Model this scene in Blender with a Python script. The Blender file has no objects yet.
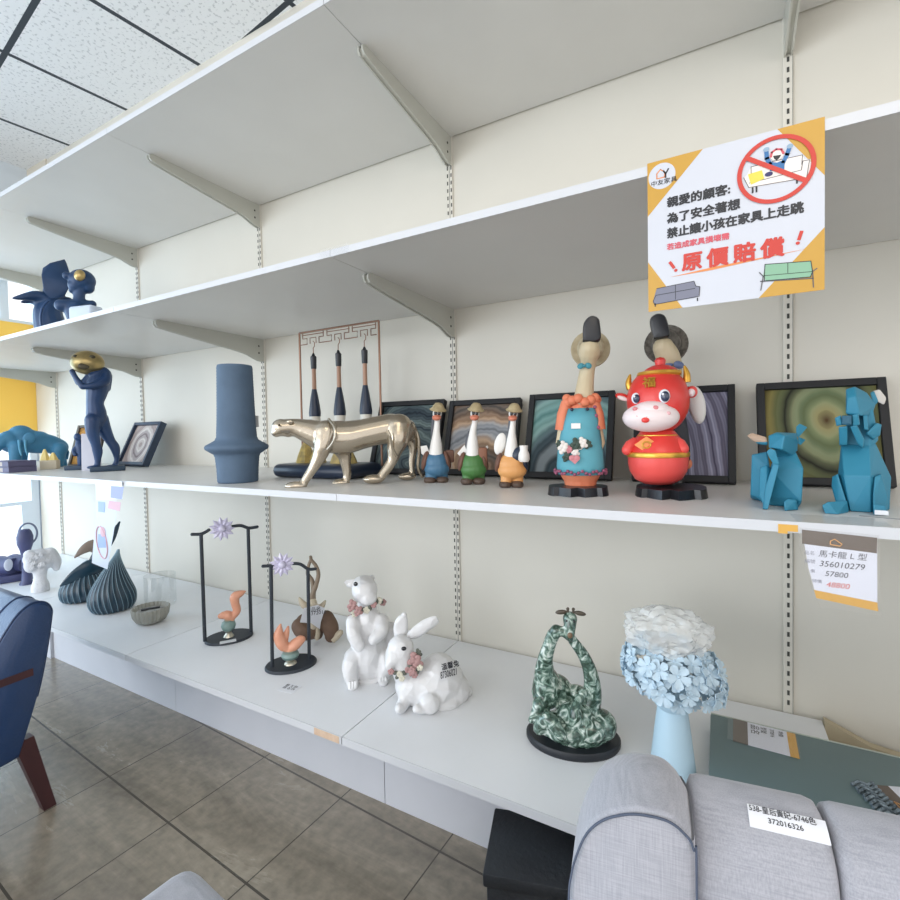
import bpy, bmesh, math, random
from mathutils import Vector, Matrix, Euler
random.seed(7)
S = bpy.context.scene
COL = S.collection
K = 1.3            # everything is modelled at one scale and enlarged to room size by this factor
# ------------------------------------------------------------------ camera
cd = bpy.data.cameras.new('camera'); cam = bpy.data.objects.new('camera', cd); COL.objects.link(cam)
cd.sensor_width = 36; cd.lens = 479.92/900*36; cd.clip_start = .02; cd.clip_end = 200
cd.shift_x = -(455.13-450)/900; cd.shift_y = (443.89-450)/900
_y, _p, _r = .5016, -.0269, -.0193
_F = Vector((-math.sin(_y)*math.cos(_p), math.cos(_y)*math.cos(_p), math.sin(_p)))
_R0 = _F.cross(Vector((0, 0, 1))).normalized(); _U0 = _R0.cross(_F)
_R = math.cos(_r)*_R0+math.sin(_r)*_U0; _U = -math.sin(_r)*_R0+math.cos(_r)*_U0
_m = Matrix((_R, _U, -_F)).transposed().to_4x4(); _m.translation = Vector((-.14526, -1.37781, .954))*K
cam.matrix_world = _m
S.camera = cam
# ------------------------------------------------------------------ light
S.view_settings.view_transform = 'Standard'; S.view_settings.look = 'None'
S.view_settings.gamma = 1; S.view_settings.use_curve_mapping = False
S.view_settings.exposure = 0.27
W = bpy.data.worlds.new('world'); S.world = W; W.use_nodes = True
W.node_tree.nodes['Background'].inputs[0].default_value = (.97, .975, 1, 1)
W.node_tree.nodes['Background'].inputs[1].default_value = 1.3
def area(name, loc, target, size, sizey, power, color):
    l = bpy.data.lights.new(name, 'AREA'); l.shape = 'RECTANGLE'; l.size = size*K; l.size_y = sizey*K
    l.energy = power*K*K; l.color = color
    o = bpy.data.objects.new(name, l); COL.objects.link(o); o.location = Vector(loc)*K
    o.rotation_euler = (Vector(target)-Vector(loc)).to_track_quat('-Z', 'Y').to_euler()
    return o
area('window_daylight', (-4.35, -1.5, 1.25), (-1.0, -1.3, 1.05), 3.0, 2.3, 66, (.46, .74, 1))
area('warm_fill', (.6, -2.3, 2.5), (-.3, -.3, .9), 1.6, 1.2, 17, (1, .88, .72))  # added warm fill, high behind the camera, no fitting modelled
area('front_fill', (-2.4, -4.9, 1.25), (-.8, 0, .7), 4.2, 2.0, 80, (.88, .94, 1))  # added cool fill from the camera side, its source is unseen
# ------------------------------------------------------------------ materials
def rgb(h):
    h = h.lstrip('#'); c = [int(h[i:i+2], 16)/255 for i in (0, 2, 4)]
    return tuple(x/12.92 if x <= .04045 else ((x+.055)/1.055)**2.4 for x in c)+(1,)
class N:
    def __init__(s, name):
        s.m = bpy.data.materials.new(name); s.m.use_nodes = True; s.t = s.m.node_tree; s.b = s.t.nodes['Principled BSDF']
    def n(s, typ, **kw):
        x = s.t.nodes.new(typ)
        for k, v in kw.items():
            if k.startswith('i_'): x.inputs[int(k[2:]) if k[2:].isdigit() else k[2:]].default_value = v
            else: setattr(x, k, v)
        return x
    def l(s, a, b): s.t.links.new(a, b)
def mat(name, col, rough=.5, metal=0, var=None, vs=8, bump=0, bs=60, coat=0, trans=0, emis=0, sub=0, sheen=0, stretch=None):
    q = N(name); b = q.b
    b.inputs['Base Color'].default_value = rgb(col); b.inputs['Roughness'].default_value = rough; b.inputs['Metallic'].default_value = metal
    b.inputs['Coat Weight'].default_value = coat; b.inputs['Transmission Weight'].default_value = trans
    if sheen: b.inputs['Sheen Weight'].default_value = sheen
    if emis:
        b.inputs['Emission Color'].default_value = rgb(col); b.inputs['Emission Strength'].default_value = emis
    if var or bump:
        tc = q.n('ShaderNodeTexCoord'); src = tc.outputs['Object']
        if stretch:
            mp = q.n('ShaderNodeMapping'); mp.inputs['Scale'].default_value = stretch; q.l(src, mp.inputs[0]); src = mp.outputs[0]
        if var:
            nz = q.n('ShaderNodeTexNoise'); nz.inputs['Scale'].default_value = vs; nz.inputs['Detail'].default_value = 5; q.l(src, nz.inputs['Vector'])
            cr = q.n('ShaderNodeValToRGB'); cr.color_ramp.elements[0].position = .35; cr.color_ramp.elements[1].position = .65
            cr.color_ramp.elements[0].color = rgb(col); cr.color_ramp.elements[1].color = rgb(var)
            q.l(nz.outputs[0], cr.inputs[0]); q.l(cr.outputs[0], b.inputs['Base Color'])
        if bump:
            n2 = q.n('ShaderNodeTexNoise'); n2.inputs['Scale'].default_value = bs; n2.inputs['Detail'].default_value = 4; q.l(src, n2.inputs['Vector'])
            bp = q.n('ShaderNodeBump'); bp.inputs['Strength'].default_value = bump; bp.inputs['Distance'].default_value = .01
            q.l(n2.outputs[0], bp.inputs['Height']); q.l(bp.outputs[0], b.inputs['Normal'])
    return q.m
# ------------------------------------------------------------------ mesh helpers
def B(): return bmesh.new()
def box(bm, c, s, rot=None, bev=0, seg=2):
    r = bmesh.ops.create_cube(bm, size=1); v = r['verts']
    bmesh.ops.scale(bm, vec=s, verts=v)
    if bev:
        es = list({e for x in v for e in x.link_edges})
        r2 = bmesh.ops.bevel(bm, geom=es, offset=bev, segments=seg, affect='EDGES', profile=.5)
        v = list({x for f in r2['faces'] for x in f.verts} | {x for x in v if x.is_valid})
    if rot: bmesh.ops.rotate(bm, cent=(0, 0, 0), matrix=Euler(rot).to_matrix(), verts=v)
    bmesh.ops.translate(bm, vec=c, verts=v)
    return v
def bx(bm, x0, x1, y0, y1, z0, z1, bev=0): return box(bm, ((x0+x1)/2, (y0+y1)/2, (z0+z1)/2), (abs(x1-x0), abs(y1-y0), abs(z1-z0)), bev=bev)
def ring_loft(bm, rings, cap=True, closed=True):
    vs = [[bm.verts.new(p) for p in r] for r in rings]
    n = len(vs[0])
    for a, b in zip(vs, vs[1:]):
        for i in range(n if closed else n-1):
            j = (i+1) % n
            bm.faces.new((a[i], a[j], b[j], b[i]))
    if cap:
        bm.faces.new(vs[0][::-1]); bm.faces.new(vs[-1])
    return [v for r in vs for v in r]
def lathe(bm, prof, seg=32, c=(0, 0, 0), sy=1, flute=0, nfl=0, twist=0, rot=None, cap=True):
    rings = []
    for r, z in prof:
        ring = []
        for i in range(seg):
            a = 2*math.pi*i/seg; k = 1
            if nfl: k = 1-flute*(.5+.5*math.cos(nfl*a+twist*z))
            ring.append(Vector((r*k*math.cos(a), r*k*sy*math.sin(a), z)))
        rings.append(ring)
    if rot:
        mm = Euler(rot).to_matrix(); rings = [[mm @ p for p in r] for r in rings]
    rings = [[p+Vector(c) for p in r] for r in rings]
    return ring_loft(bm, rings, cap)
def spline(pts, n=6):
    """Catmull-Rom through points of any dimension"""
    if len(pts) < 3: return [tuple(p) for p in pts]
    P = [pts[0]]+list(pts)+[pts[-1]]; out = []
    for i in range(1, len(P)-2):
        for k in range(n):
            t = k/n
            out.append(tuple(.5*((2*b)+(-a+c)*t+(2*a-5*b+4*c-d)*t*t+(-a+3*b-3*c+d)*t**3) for a, b, c, d in zip(P[i-1], P[i], P[i+1], P[i+2])))
    out.append(tuple(pts[-1])); return out
def tube(bm, pts, rad, seg=10, cap=True, flat=1, closed=False, up=None):
    pts = [Vector(p) for p in pts]; n = len(pts)
    if not hasattr(rad, '__len__'): rad = [rad]*n
    rings = []; prev = None
    for i, p in enumerate(pts):
        if closed: t = pts[(i+1) % n]-pts[i-1]
        else: t = pts[min(i+1, n-1)]-pts[max(i-1, 0)]
        t.normalize()
        if prev is None:
            u = Vector(up) if up else (Vector((0, 0, 1)) if abs(t.z) < .9 else Vector((0, 1, 0)))
        else: u = prev
        a = (u-t*u.dot(t)).normalized(); prev = a; b = t.cross(a)
        rings.append([p+rad[i]*(math.cos(2*math.pi*k/seg)*a+flat*math.sin(2*math.pi*k/seg)*b) for k in range(seg)])
    if closed: rings.append(rings[0]); 
    v = ring_loft(bm, rings, cap and not closed)
    if closed: bmesh.ops.remove_doubles(bm, verts=v, dist=1e-6)
    return v
def ell(bm, c, r, rot=None, seg=20):
    v = bmesh.ops.create_uvsphere(bm, u_segments=seg, v_segments=max(8, seg*2//3), radius=1)['verts']
    if not hasattr(r, '__len__'): r = (r, r, r)
    bmesh.ops.scale(bm, vec=r, verts=v)
    if rot: bmesh.ops.rotate(bm, cent=(0, 0, 0), matrix=Euler(rot).to_matrix(), verts=v)
    bmesh.ops.translate(bm, vec=c, verts=v); return v
def prism(bm, pts, y0, y1):
    """outline in x,z pushed from y0 to y1"""
    a = [bm.verts.new((x, y0, z)) for x, z in pts]; b = [bm.verts.new((x, y1, z)) for x, z in pts]
    n = len(pts)
    bm.faces.new(a); bm.faces.new(b[::-1])
    for i in range(n): bm.faces.new((a[i], b[i], b[(i+1) % n], a[(i+1) % n]))
    return a+b
def hull(bm, pts):
    v = [bm.verts.new(p) for p in pts]
    r = bmesh.ops.convex_hull(bm, input=v)
    bmesh.ops.delete(bm, geom=[x for x in r['geom_interior'] if isinstance(x, bmesh.types.BMVert)], context='VERTS')
def obj(name, parent, bm, m, smooth=True, ang=40):
    me = bpy.data.meshes.new(name)
    bmesh.ops.recalc_face_normals(bm, faces=bm.faces)
    if smooth:
        for f in bm.faces: f.smooth = True
        for e in bm.edges:
            if len(e.link_faces) == 2 and e.calc_face_angle(0) > math.radians(ang): e.smooth = False
    bm.to_mesh(me); bm.free(); me.materials.append(m)
    o = bpy.data.objects.new(name, me); COL.objects.link(o)
    if parent: o.parent = parent
    return o
def organic(name, parent, m, items, vox=.0025, sm=6, ys=1):
    """one continuous skin grown over overlapping tapered limbs ('c') and ellipsoids ('e')"""
    bm = B()
    for it in items:
        if it[0] == 'c':
            P = it[1]
            if len(it) > 2 and it[2]: P = spline(P, it[2])
            tube(bm, [p[:3] for p in P], [p[3] for p in P], 14)
            for p in (P[0], P[-1]): ell(bm, p[:3], p[3], seg=12)
        else: ell(bm, it[1], it[2], it[3] if len(it) > 3 else None, 18)
    if ys != 1: bmesh.ops.scale(bm, vec=(1, ys, 1), verts=bm.verts)
    me = bpy.data.meshes.new(name); bm.to_mesh(me); bm.free()
    t = bpy.data.objects.new('tmp', me); COL.objects.link(t)
    r = t.modifiers.new('r', 'REMESH'); r.mode = 'VOXEL'; r.voxel_size = vox
    s = t.modifiers.new('s', 'SMOOTH'); s.iterations = sm; s.factor = .5
    dg = bpy.context.evaluated_depsgraph_get(); dg.update()
    nm = bpy.data.meshes.new_from_object(t.evaluated_get(dg), depsgraph=dg)
    bpy.data.objects.remove(t); bpy.data.meshes.remove(me)
    nm.name = name; nm.materials.clear(); nm.materials.append(m)
    for p in nm.polygons: p.use_smooth = True
    bm = bmesh.new(); bm.from_mesh(nm)
    if min(v.co.z for v in bm.verts) < .0006:       # flat where it stands
        r = bmesh.ops.bisect_plane(bm, geom=bm.verts[:]+bm.edges[:]+bm.faces[:], plane_co=(0, 0, .0006), plane_no=(0, 0, 1), clear_inner=True)
        bmesh.ops.holes_fill(bm, edges=[e for e in bm.edges if e.is_boundary], sides=0)
        for f in bm.faces: f.smooth = True
    bm.to_mesh(nm); bm.free()
    o = bpy.data.objects.new(name, nm); COL.objects.link(o)
    if parent: o.parent = parent
    return o
def tag(o, label, cat, group=None, kind=None):
    if label: o['label'] = label
    if cat: o['category'] = cat
    if group: o['group'] = group
    if kind: o['kind'] = kind
    return o
def thing(name, label, cat, loc=(0, 0, 0), rz=0, group=None):
    o = bpy.data.objects.new(name, None); COL.objects.link(o); o.location = loc; o.rotation_euler = (0, 0, rz)
    o.empty_display_size = .05
    return tag(o, label, cat, group)
def struct(name, bm, m, smooth=False): return tag(obj(name, None, bm, m, smooth), None, None, None, 'structure')
def text(name, parent, body, size, loc, m, rot=(math.pi/2, 0, 0), bold=0, align='LEFT', sx=1, shear=0, ext=.0001):
    c = bpy.data.curves.new(name, 'FONT'); c.body = body; c.size = size; c.align_x = align; c.shear = shear; c.extrude = ext; c.resolution_u = 3
    t = bpy.data.objects.new('tmp', c); COL.objects.link(t)
    dg = bpy.context.evaluated_depsgraph_get(); dg.update()
    me = bpy.data.meshes.new_from_object(t.evaluated_get(dg), depsgraph=dg)
    bpy.data.objects.remove(t); bpy.data.curves.remove(c)
    if bold:                                           # heavier strokes: the same letters again, a hair to each side
        bm = bmesh.new()
        for i in range(6):
            n0 = len(bm.verts); bm.from_mesh(me); bm.verts.ensure_lookup_table()
            for v in bm.verts[n0:]: v.co += Vector((bold*math.cos(i*math.pi/3), bold*math.sin(i*math.pi/3), .00001*i))
        bm.to_mesh(me); bm.free()
    me.name = name; me.materials.clear(); me.materials.append(m)
    o = bpy.data.objects.new(name, me); COL.objects.link(o); o.location = loc; o.rotation_euler = rot; o.scale = (sx, 1, 1)
    if parent: o.parent = parent
    return o
# where each ornament stands: base point, turn about z, then its image scale (mm per pixel across and up), base image pixel, image lean
SPOT = {
    'vase': ((-1.381, -0.460, 0.8174), 0.932, 2.659, 2.924, 236.0, 482.0, -0.032),
    'leopard': ((-1.011, -0.389, 0.8174), 0.719, 2.620, 2.683, 350.1, 484.0, -0.025),
    'brush_stand': ((-1.270, -0.150, 0.8174), 0.742, 3.282, 3.378, 338.5, 473.7, -0.026),
    'duck_blue': ((-0.813, -0.271, 0.8174), 0.543, 2.696, 2.699, 436.1, 482.0, -0.020),
    'duck_green': ((-0.696, -0.282, 0.8174), 0.466, 2.559, 2.562, 473.1, 484.0, -0.018),
    'duck_orange': ((-0.581, -0.310, 0.8174), 0.387, 2.379, 2.396, 510.8, 487.0, -0.016),
    'goose': ((-0.407, -0.363, 0.8174), 0.252, 2.057, 2.125, 577.8, 493.0, -0.012),
    'goose_back': ((-0.237, -0.235, 0.8174), 0.080, 1.995, 2.188, 670.6, 489.3, -0.007),
    'ox': ((-0.250, -0.335, 0.8354), 0.100, 1.855, 2.016, 659.1, 485.9, -0.008),
    'rabbit_small': ((-0.062, -0.414, 0.8174), -0.086, 1.402, 1.686, 774.8, 506.0, -0.001),
    'rabbit_tall': ((0.052, -0.391, 0.8174), -0.197, 1.235, 1.613, 858.0, 508.0, 0.003),
    'statue': ((-2.350, -0.343, 0.8174), 1.132, 3.322, 4.109, 105.9, 471.0, -0.039),
    'mammoth': ((-3.000, -0.320, 0.8174), 1.216, 3.631, 4.802, 39.9, 467.5, -0.043),
    'book': ((-2.800, -0.470, 0.8174), 1.241, 3.199, 4.328, 18.2, 471.0, -0.044),
    'hood': ((-2.590, -0.400, 1.3615), 1.190, 3.239, 4.184, 55.7, 341.9, -0.041),
    'bust': ((-2.312, -0.430, 1.3615), 1.158, 3.059, 3.851, 80.6, 333.1, -0.040),
    'whitebox': ((-2.078, -0.520, 1.3615), 1.153, 2.754, 3.453, 84.1, 321.0, -0.040),
    'stand1': ((-1.613, -0.334, 0.2622), 0.953, 3.091, 3.449, 229.0, 638.0, -0.032),
    'stand2': ((-1.271, -0.375, 0.2622), 0.843, 2.838, 3.031, 290.9, 665.1, -0.029),
    'onion_a': ((-2.545, -0.359, 0.2622), 1.169, 3.402, 4.337, 82.9, 599.0, -0.041),
    'onion_b': ((-2.291, -0.365, 0.2622), 1.130, 3.289, 4.072, 112.9, 609.0, -0.039),
    'bowl': ((-2.007, -0.373, 0.2622), 1.076, 3.160, 3.773, 151.1, 622.0, -0.037),
    'girl': ((-2.852, -0.390, 0.2622), 1.221, 3.449, 4.588, 41.0, 591.0, -0.043),
    'lantern': ((-3.046, -0.372, 0.2622), 1.237, 3.570, 4.816, 26.9, 584.0, -0.044),
    'binoculars': ((-3.199, -0.376, 0.2622), 1.254, 3.622, 4.962, 12.0, 580.0, -0.044),
    'deer': ((-1.308, -0.227, 0.2622), 0.791, 3.179, 3.339, 317.9, 643.1, -0.027),
    'rabbit_up': ((-1.014, -0.331, 0.2622), 0.693, 2.776, 2.854, 368.0, 678.1, -0.024),
    'rabbit_low': ((-0.797, -0.350, 0.2622), 0.565, 2.566, 2.602, 430.0, 700.9, -0.021),
    'giraffe': ((-0.435, -0.340, 0.2622), 0.272, 2.162, 2.257, 571.0, 739.9, -0.013),
    'flower_vase': ((-0.229, -0.344, 0.2622), 0.081, 1.832, 2.044, 672.2, 771.0, -0.007),
}
class PixelOutline:
    """turns image-pixel outlines of an ornament into its own local metres"""
    def __init__(s, key, x0, y0, sc):
        s.base, s.rz, s.qx, s.qz, s.u, s.v, s.lean = SPOT[key]; s.x0, s.y0, s.sc = x0, y0, sc; s.q = (s.qx+s.qz)/2000
        s.D = math.hypot(s.base[0]+.14526, s.base[1]+1.37781); s.hc = .954-s.base[2]   # horizontal distance to the camera, camera height above the base
    def __call__(s, x, y, dy=0):
        u = s.x0+x/s.sc-s.u; h = s.v-(s.y0+y/s.sc)
        k = 1+dy/s.D
        return Vector(((u-s.lean*h)*s.qx/1000*k, dy, s.hc+(h*s.qz/1000-s.hc)*k))
    def r(s, r): return r/s.sc*s.q
    def c(s, x, y, r, dy=0): p = s(x, y, dy); return (p.x, p.y, p.z, s.r(r))
    def xz(s, x, y): p = s(x, y); return (p.x, p.z)
    def e(s, x, y, rx, ry, dy=0, d=None, tilt=0):
        rx_, rz_ = rx/s.sc*s.qx/1000, ry/s.sc*s.qz/1000
        return ('e', s(x, y, dy), (rx_, d if d else min(rx_, rz_), rz_), (0, tilt, 0))
# ================================================================== ROOM
ZT, ZU, ZM, ZP = 1.8944, 1.3465, .8174, .2622       # underside of top and upper shelves, top of middle shelf and platform
SD = .5625                                           # shelf depth
M_wall = mat('wall_paint', '#d7d3c8', .6, var='#d2cec3', vs=2)
M_board = mat('white_laminate', '#dddcd9', .35, var='#d8d7d4', vs=3)
M_boardp = mat('platform_laminate', '#eceef1', .35, var='#e5e7ea', vs=3)
M_edge = mat('white_edge_band', '#cfd1d5', .3)
M_steel = mat('grey_painted_steel', '#bdbdb4', .4)
M_up = mat('upright_steel', '#d7d3c8', .5)
M_dark = mat('slot_shadow', '#42423e', .8)
M_kick = mat('kick_board', '#cdcfd6', .5, var='#c5c8cf', vs=4)
M_left = mat('window_wall_paint', '#d9e2ea', .5)
M_bar = mat('window_frame_aluminium', '#8fa3b4', .4, .3)
q = N('yellow_film'); tr = q.n('ShaderNodeBsdfTranslucent'); tr.inputs[0].default_value = rgb('#ffe596'); q.b.inputs['Base Color'].default_value = rgb('#fbd468'); ms = q.n('ShaderNodeMixShader'); ms.inputs[0].default_value = .22; q.l(q.b.outputs[0], ms.inputs[1]); q.l(tr.outputs[0], ms.inputs[2]); q.l(ms.outputs[0], q.t.nodes['Material Output'].inputs[0]); M_yellow = q.m
# floor: stone tiles
q = N('stone_floor_tiles'); tc = q.n('ShaderNodeTexCoord'); mp = q.n('ShaderNodeMapping'); mp.inputs['Rotation'].default_value = (0, 0, math.radians(3.2))
q.l(tc.outputs['Object'], mp.inputs[0])
n1 = q.n('ShaderNodeTexNoise'); n1.inputs['Scale'].default_value = 3.2; n1.inputs['Detail'].default_value = 10; n1.inputs['Roughness'].default_value = .68; n1.inputs['Distortion'].default_value = .6
m2 = q.n('ShaderNodeMapping'); m2.inputs['Scale'].default_value = (.6, 2.6, 1); q.l(mp.outputs[0], m2.inputs[0]); q.l(m2.outputs[0], n1.inputs['Vector'])
cr = q.n('ShaderNodeValToRGB'); e = cr.color_ramp.elements; e[0].position = .3; e[0].color = rgb('#776f62'); e[1].position = .72; e[1].color = rgb('#a89e8d')
x = e.new(.5); x.color = rgb('#8d8475'); q.l(n1.outputs[0], cr.inputs[0])
n3 = q.n('ShaderNodeTexNoise'); n3.inputs['Scale'].default_value = 40; n3.inputs['Detail'].default_value = 5; q.l(mp.outputs[0], n3.inputs['Vector'])
mx = q.n('ShaderNodeMix', data_type='RGBA', blend_type='OVERLAY'); mx.inputs[0].default_value = .45; q.l(cr.outputs[0], mx.inputs[6]); q.l(n3.outputs[0], mx.inputs[7])
def gridline(q, vec, px, py, ox, oy, wx, wy):
    sp = q.n('ShaderNodeSeparateXYZ'); q.l(vec, sp.inputs[0]); outs = []
    for k, (p, o_, w) in enumerate(((px, ox, wx), (py, oy, wy))):
        a = q.n('ShaderNodeMath', operation='ADD'); a.inputs[1].default_value = o_; q.l(sp.outputs[k], a.inputs[0])
        b = q.n('ShaderNodeMath', operation='PINGPONG'); b.inputs[1].default_value = p/2; q.l(a.outputs[0], b.inputs[0])
        c = q.n('ShaderNodeMath', operation='LESS_THAN'); c.inputs[1].default_value = w; q.l(b.outputs[0], c.inputs[0]); outs.append(c)
    mxm = q.n('ShaderNodeMath', operation='MAXIMUM'); q.l(outs[0].outputs[0], mxm.inputs[0]); q.l(outs[1].outputs[0], mxm.inputs[1]); return mxm.outputs[0], outs
g, _ = gridline(q, mp.outputs[0], .312, .275, 1.30, .783, .0016, .0026)
mj = q.n('ShaderNodeMix', data_type='RGBA'); mj.inputs[7].default_value = rgb('#4b463d'); q.l(g, mj.inputs[0]); q.l(mx.outputs[2], mj.inputs[6])
q.l(mj.outputs[2], q.b.inputs['Base Color'])
rr = q.n('ShaderNodeMapRange'); rr.inputs[3].default_value = .14; rr.inputs[4].default_value = .36; q.l(n1.outputs[0], rr.inputs[0]); q.l(rr.outputs[0], q.b.inputs['Roughness']); q.b.inputs['Coat Weight'].default_value = .5; q.b.inputs['Coat Roughness'].default_value = .2
bp = q.n('ShaderNodeBump'); bp.inputs['Strength'].default_value = .15; bp.inputs['Distance'].default_value = .01; q.l(n1.outputs[0], bp.inputs['Height']); q.l(bp.outputs[0], q.b.inputs['Normal'])
M_floor = q.m
# ceiling: mineral fibre tiles in a dark grid
q = N('ceiling_tiles'); tc = q.n('ShaderNodeTexCoord'); mp = q.n('ShaderNodeMapping'); mp.inputs['Rotation'].default_value = (0, 0, math.radians(6.5)); q.l(tc.outputs['Object'], mp.inputs[0])
g, _ = gridline(q, mp.outputs[0], .585, .563, .39, .203, .0105, .0105)
vz = q.n('ShaderNodeTexNoise'); vz.inputs['Scale'].default_value = 70; vz.inputs['Detail'].default_value = 2; q.l(mp.outputs[0], vz.inputs['Vector'])
cr = q.n('ShaderNodeValToRGB'); e = cr.color_ramp.elements; e[0].position = .36; e[0].color = rgb('#d2d5d8'); e[1].position = .43; e[1].color = rgb('#f2f4f6'); q.l(vz.outputs[0], cr.inputs[0])
mj = q.n('ShaderNodeMix', data_type='RGBA'); mj.inputs[7].default_value = rgb('#3d444b'); q.l(g, mj.inputs[0]); q.l(cr.outputs[0], mj.inputs[6]); q.l(mj.outputs[2], q.b.inputs['Base Color'])
q.b.inputs['Roughness'].default_value = .9
M_ceil = q.m
# thin window glass
q = N('window_glass'); t = q.n('ShaderNodeBsdfTransparent'); gl = q.n('ShaderNodeBsdfGlossy'); gl.inputs['Roughness'].default_value = .02
ms = q.n('ShaderNodeMixShader'); ms.inputs[0].default_value = .06; q.l(t.outputs[0], ms.inputs[1]); q.l(gl.outputs[0], ms.inputs[2]); q.l(ms.outputs[0], q.t.nodes['Material Output'].inputs[0])
M_glass = q.m
b = B(); bx(b, -3.95, 3.0, -7.0, .1, -.05, 0); struct('floor', b, M_floor)
b = B(); bx(b, -3.95, 3.0, -4.6, .1, 2.6, 2.65); struct('ceiling', b, M_ceil)
b = B(); bx(b, -3.95, 3.0, .0, .1, 0, 2.6); struct('wall_back', b, M_wall)
XL = -3.85
b = B()
bx(b, XL-.08, XL, -2.9, 0, 1.93, 2.6)
struct('wall_left', b, M_left)
b = B(); bx(b, XL-.08, XL, -2.9, 0, 0, .12); struct('trim_3', b, M_left)
b = B(); bx(b, XL-.08, XL, -.005, 0, .12, 1.93); struct('trim_4', b, M_left)
b = B(); bx(b, XL-.08, XL, -2.9, -2.7, .12, 1.93); struct('trim_5', b, M_left)
for i, (z0, z1, y1) in enumerate(((1.675, 1.93, -.012), (.575, .985, -.012), (.12, .556, -.012), (.995, 1.655, -.32))):
    b = B(); bx(b, XL-.045, XL-.04, -2.7, y1, z0, z1); struct('window_%d' % (i+1), b, M_glass)
b = B(); bx(b, XL-.06, XL-.005, -2.7, -.012, .556, .575); bx(b, XL-.06, XL-.005, -2.7, -.012, .98, .995); bx(b, XL-.06, XL-.005, -2.7, -.012, 1.655, 1.675)
bx(b, XL-.06, XL-.005, -.10, -.012, .12, .556); bx(b, XL-.06, XL-.005, -.05, -.012, .575, .98); bx(b, XL-.06, XL-.005, -.16, -.12, 1.675, 1.93)
struct('trim_1', b, M_left)
b = B(); bx(b, XL-.03, XL-.002, -.30, -.006, .995, 1.657); o = obj('yellow_panel', None, b, M_yellow, False)
tag(o, 'plain yellow panel between the windows of the left wall', 'panel')
# strip between the last upright and the corner
b = B(); bx(b, XL, -3.605, -.008, 0, 0, 2.6); struct('trim_2', b, mat('corner_strip_paint', '#d6cfc0', .6))
# ------------------------------------------------------------------ uprights
for k, where in enumerate(('at the right behind the hanging sofa notice', 'behind the row of small goose figures', 'beside the tall blue vase', 'behind the athlete statue', 'farthest away, beside the window corner')):
    x = -.9*k
    t = thing('slotted_upright', 'slotted steel wall upright '+where, 'upright', (x, 0, 0), 0, 'wall uprights')
    b = B(); bx(b, -.0105, .0105, -.006, 0, ZP, 2.3, .001); obj('post', t, b, M_up, False)
    b = B(); z = ZP+.02
    while z < 2.28:
        if k == 0: bx(b, -.0025, .0025, -.0066, -.005, z, z+.0115)
        else:
            bx(b, -.0085, -.0045, -.0066, -.005, z, z+.0115); bx(b, .0045, .0085, -.0066, -.005, z, z+.0115)
        z += .0236
    if k: bx(b, -.0007, .0007, -.0064, -.005, ZP, 2.3)
    else: bx(b, .0085, .0095, -.0064, -.005, ZP, 2.3)
    obj('slot_row', t, b, M_dark, False)
# ------------------------------------------------------------------ shelf boards, one per bay
bays = ((.0, .9, 'right of the notice'), (-.9, 0, 'bay behind the goose figures'), (-1.8, -.9, 'bay of the metal leopard'), (-2.7, -1.8, 'bay of the athlete statue'), (-3.6, -2.7, 'bay of the teal mammoth'), (-3.848, -3.6, 'short bay against the window'))
def board(name, x0, x1, z0, z1, y0, label, group, m):
    t = thing(name, label, 'shelf', ((x0+x1)/2, 0, z0), 0, group); h = (x1-x0)/2-(.0016 if 'platform' in name else .0008)
    b = B(); bx(b, -h, h, y0+.002, -.007, 0, z1-z0); obj('board', t, b, m, False)
    b = B(); bx(b, -h, h, y0, y0+.002, 0, z1-z0); obj('edge_band', t, b, M_edge, False)
for x0, x1, w in bays:
    board('shelf_board', x0, x1, ZT, ZT+.017, -SD, 'white topmost shelf board, '+w, 'top shelf boards', M_board)
    if x0 == 0: continue
    if x0 == -.9: x1, w = .9, 'long one carrying the notice'
    board('shelf_board', x0, x1, ZU, ZU+.015, -SD, 'white upper shelf board, '+w, 'upper shelf boards', M_board)
    board('shelf_board', x0, x1, ZM-.0155, ZM, -SD, 'white middle shelf board, '+w, 'middle shelf boards', M_board)
for x0, x1, w in ((-.9, .066, 'under the giraffes and the crouching rabbit'), (-1.8, -.9, 'under the two black bird stands'), (-2.7, -1.8, 'under the fluted blue vases'), (-3.848, -2.7, 'at the window end')):
    board('platform_board', x0, x1, ZP-.018, ZP, -.566, 'low white platform board '+w, 'platform boards', M_boardp)
b = B(); bx(b, -.985, -.908, -.5668, -.566, ZP-.0175, ZP-.0015); o = obj('bare_wood_patch', None, b, mat('bare_particle_board', '#d9c0a8', .8, var='#c9ab90', vs=60), False)
tag(o, 'bare wood patch where the platform edging has chipped off, near the rabbits', 'edging')
for x0, x1, w in ((-.9, .066, 'below the giraffes'), (-1.8, -.9, 'below the bird stands'), (-2.69, -1.8, 'below the blue vases')):
    b = B(); bx(b, x0+.001, x1-.001, -.413, -.398, 0, ZP-.018); o = obj('kick_board', None, b, M_kick, False)
    tag(o, 'white kick board under the platform, '+w, 'kick board', 'kick boards under the platform')
b = B(); bx(b, -3.84, -2.691, -.425, -.405, 0, ZP-.018); o = obj('kick_board', None, b, M_kick, False); tag(o, 'white kick board under the platform, half hidden behind the blue armchair', 'kick board', 'kick boards under the platform')
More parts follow.
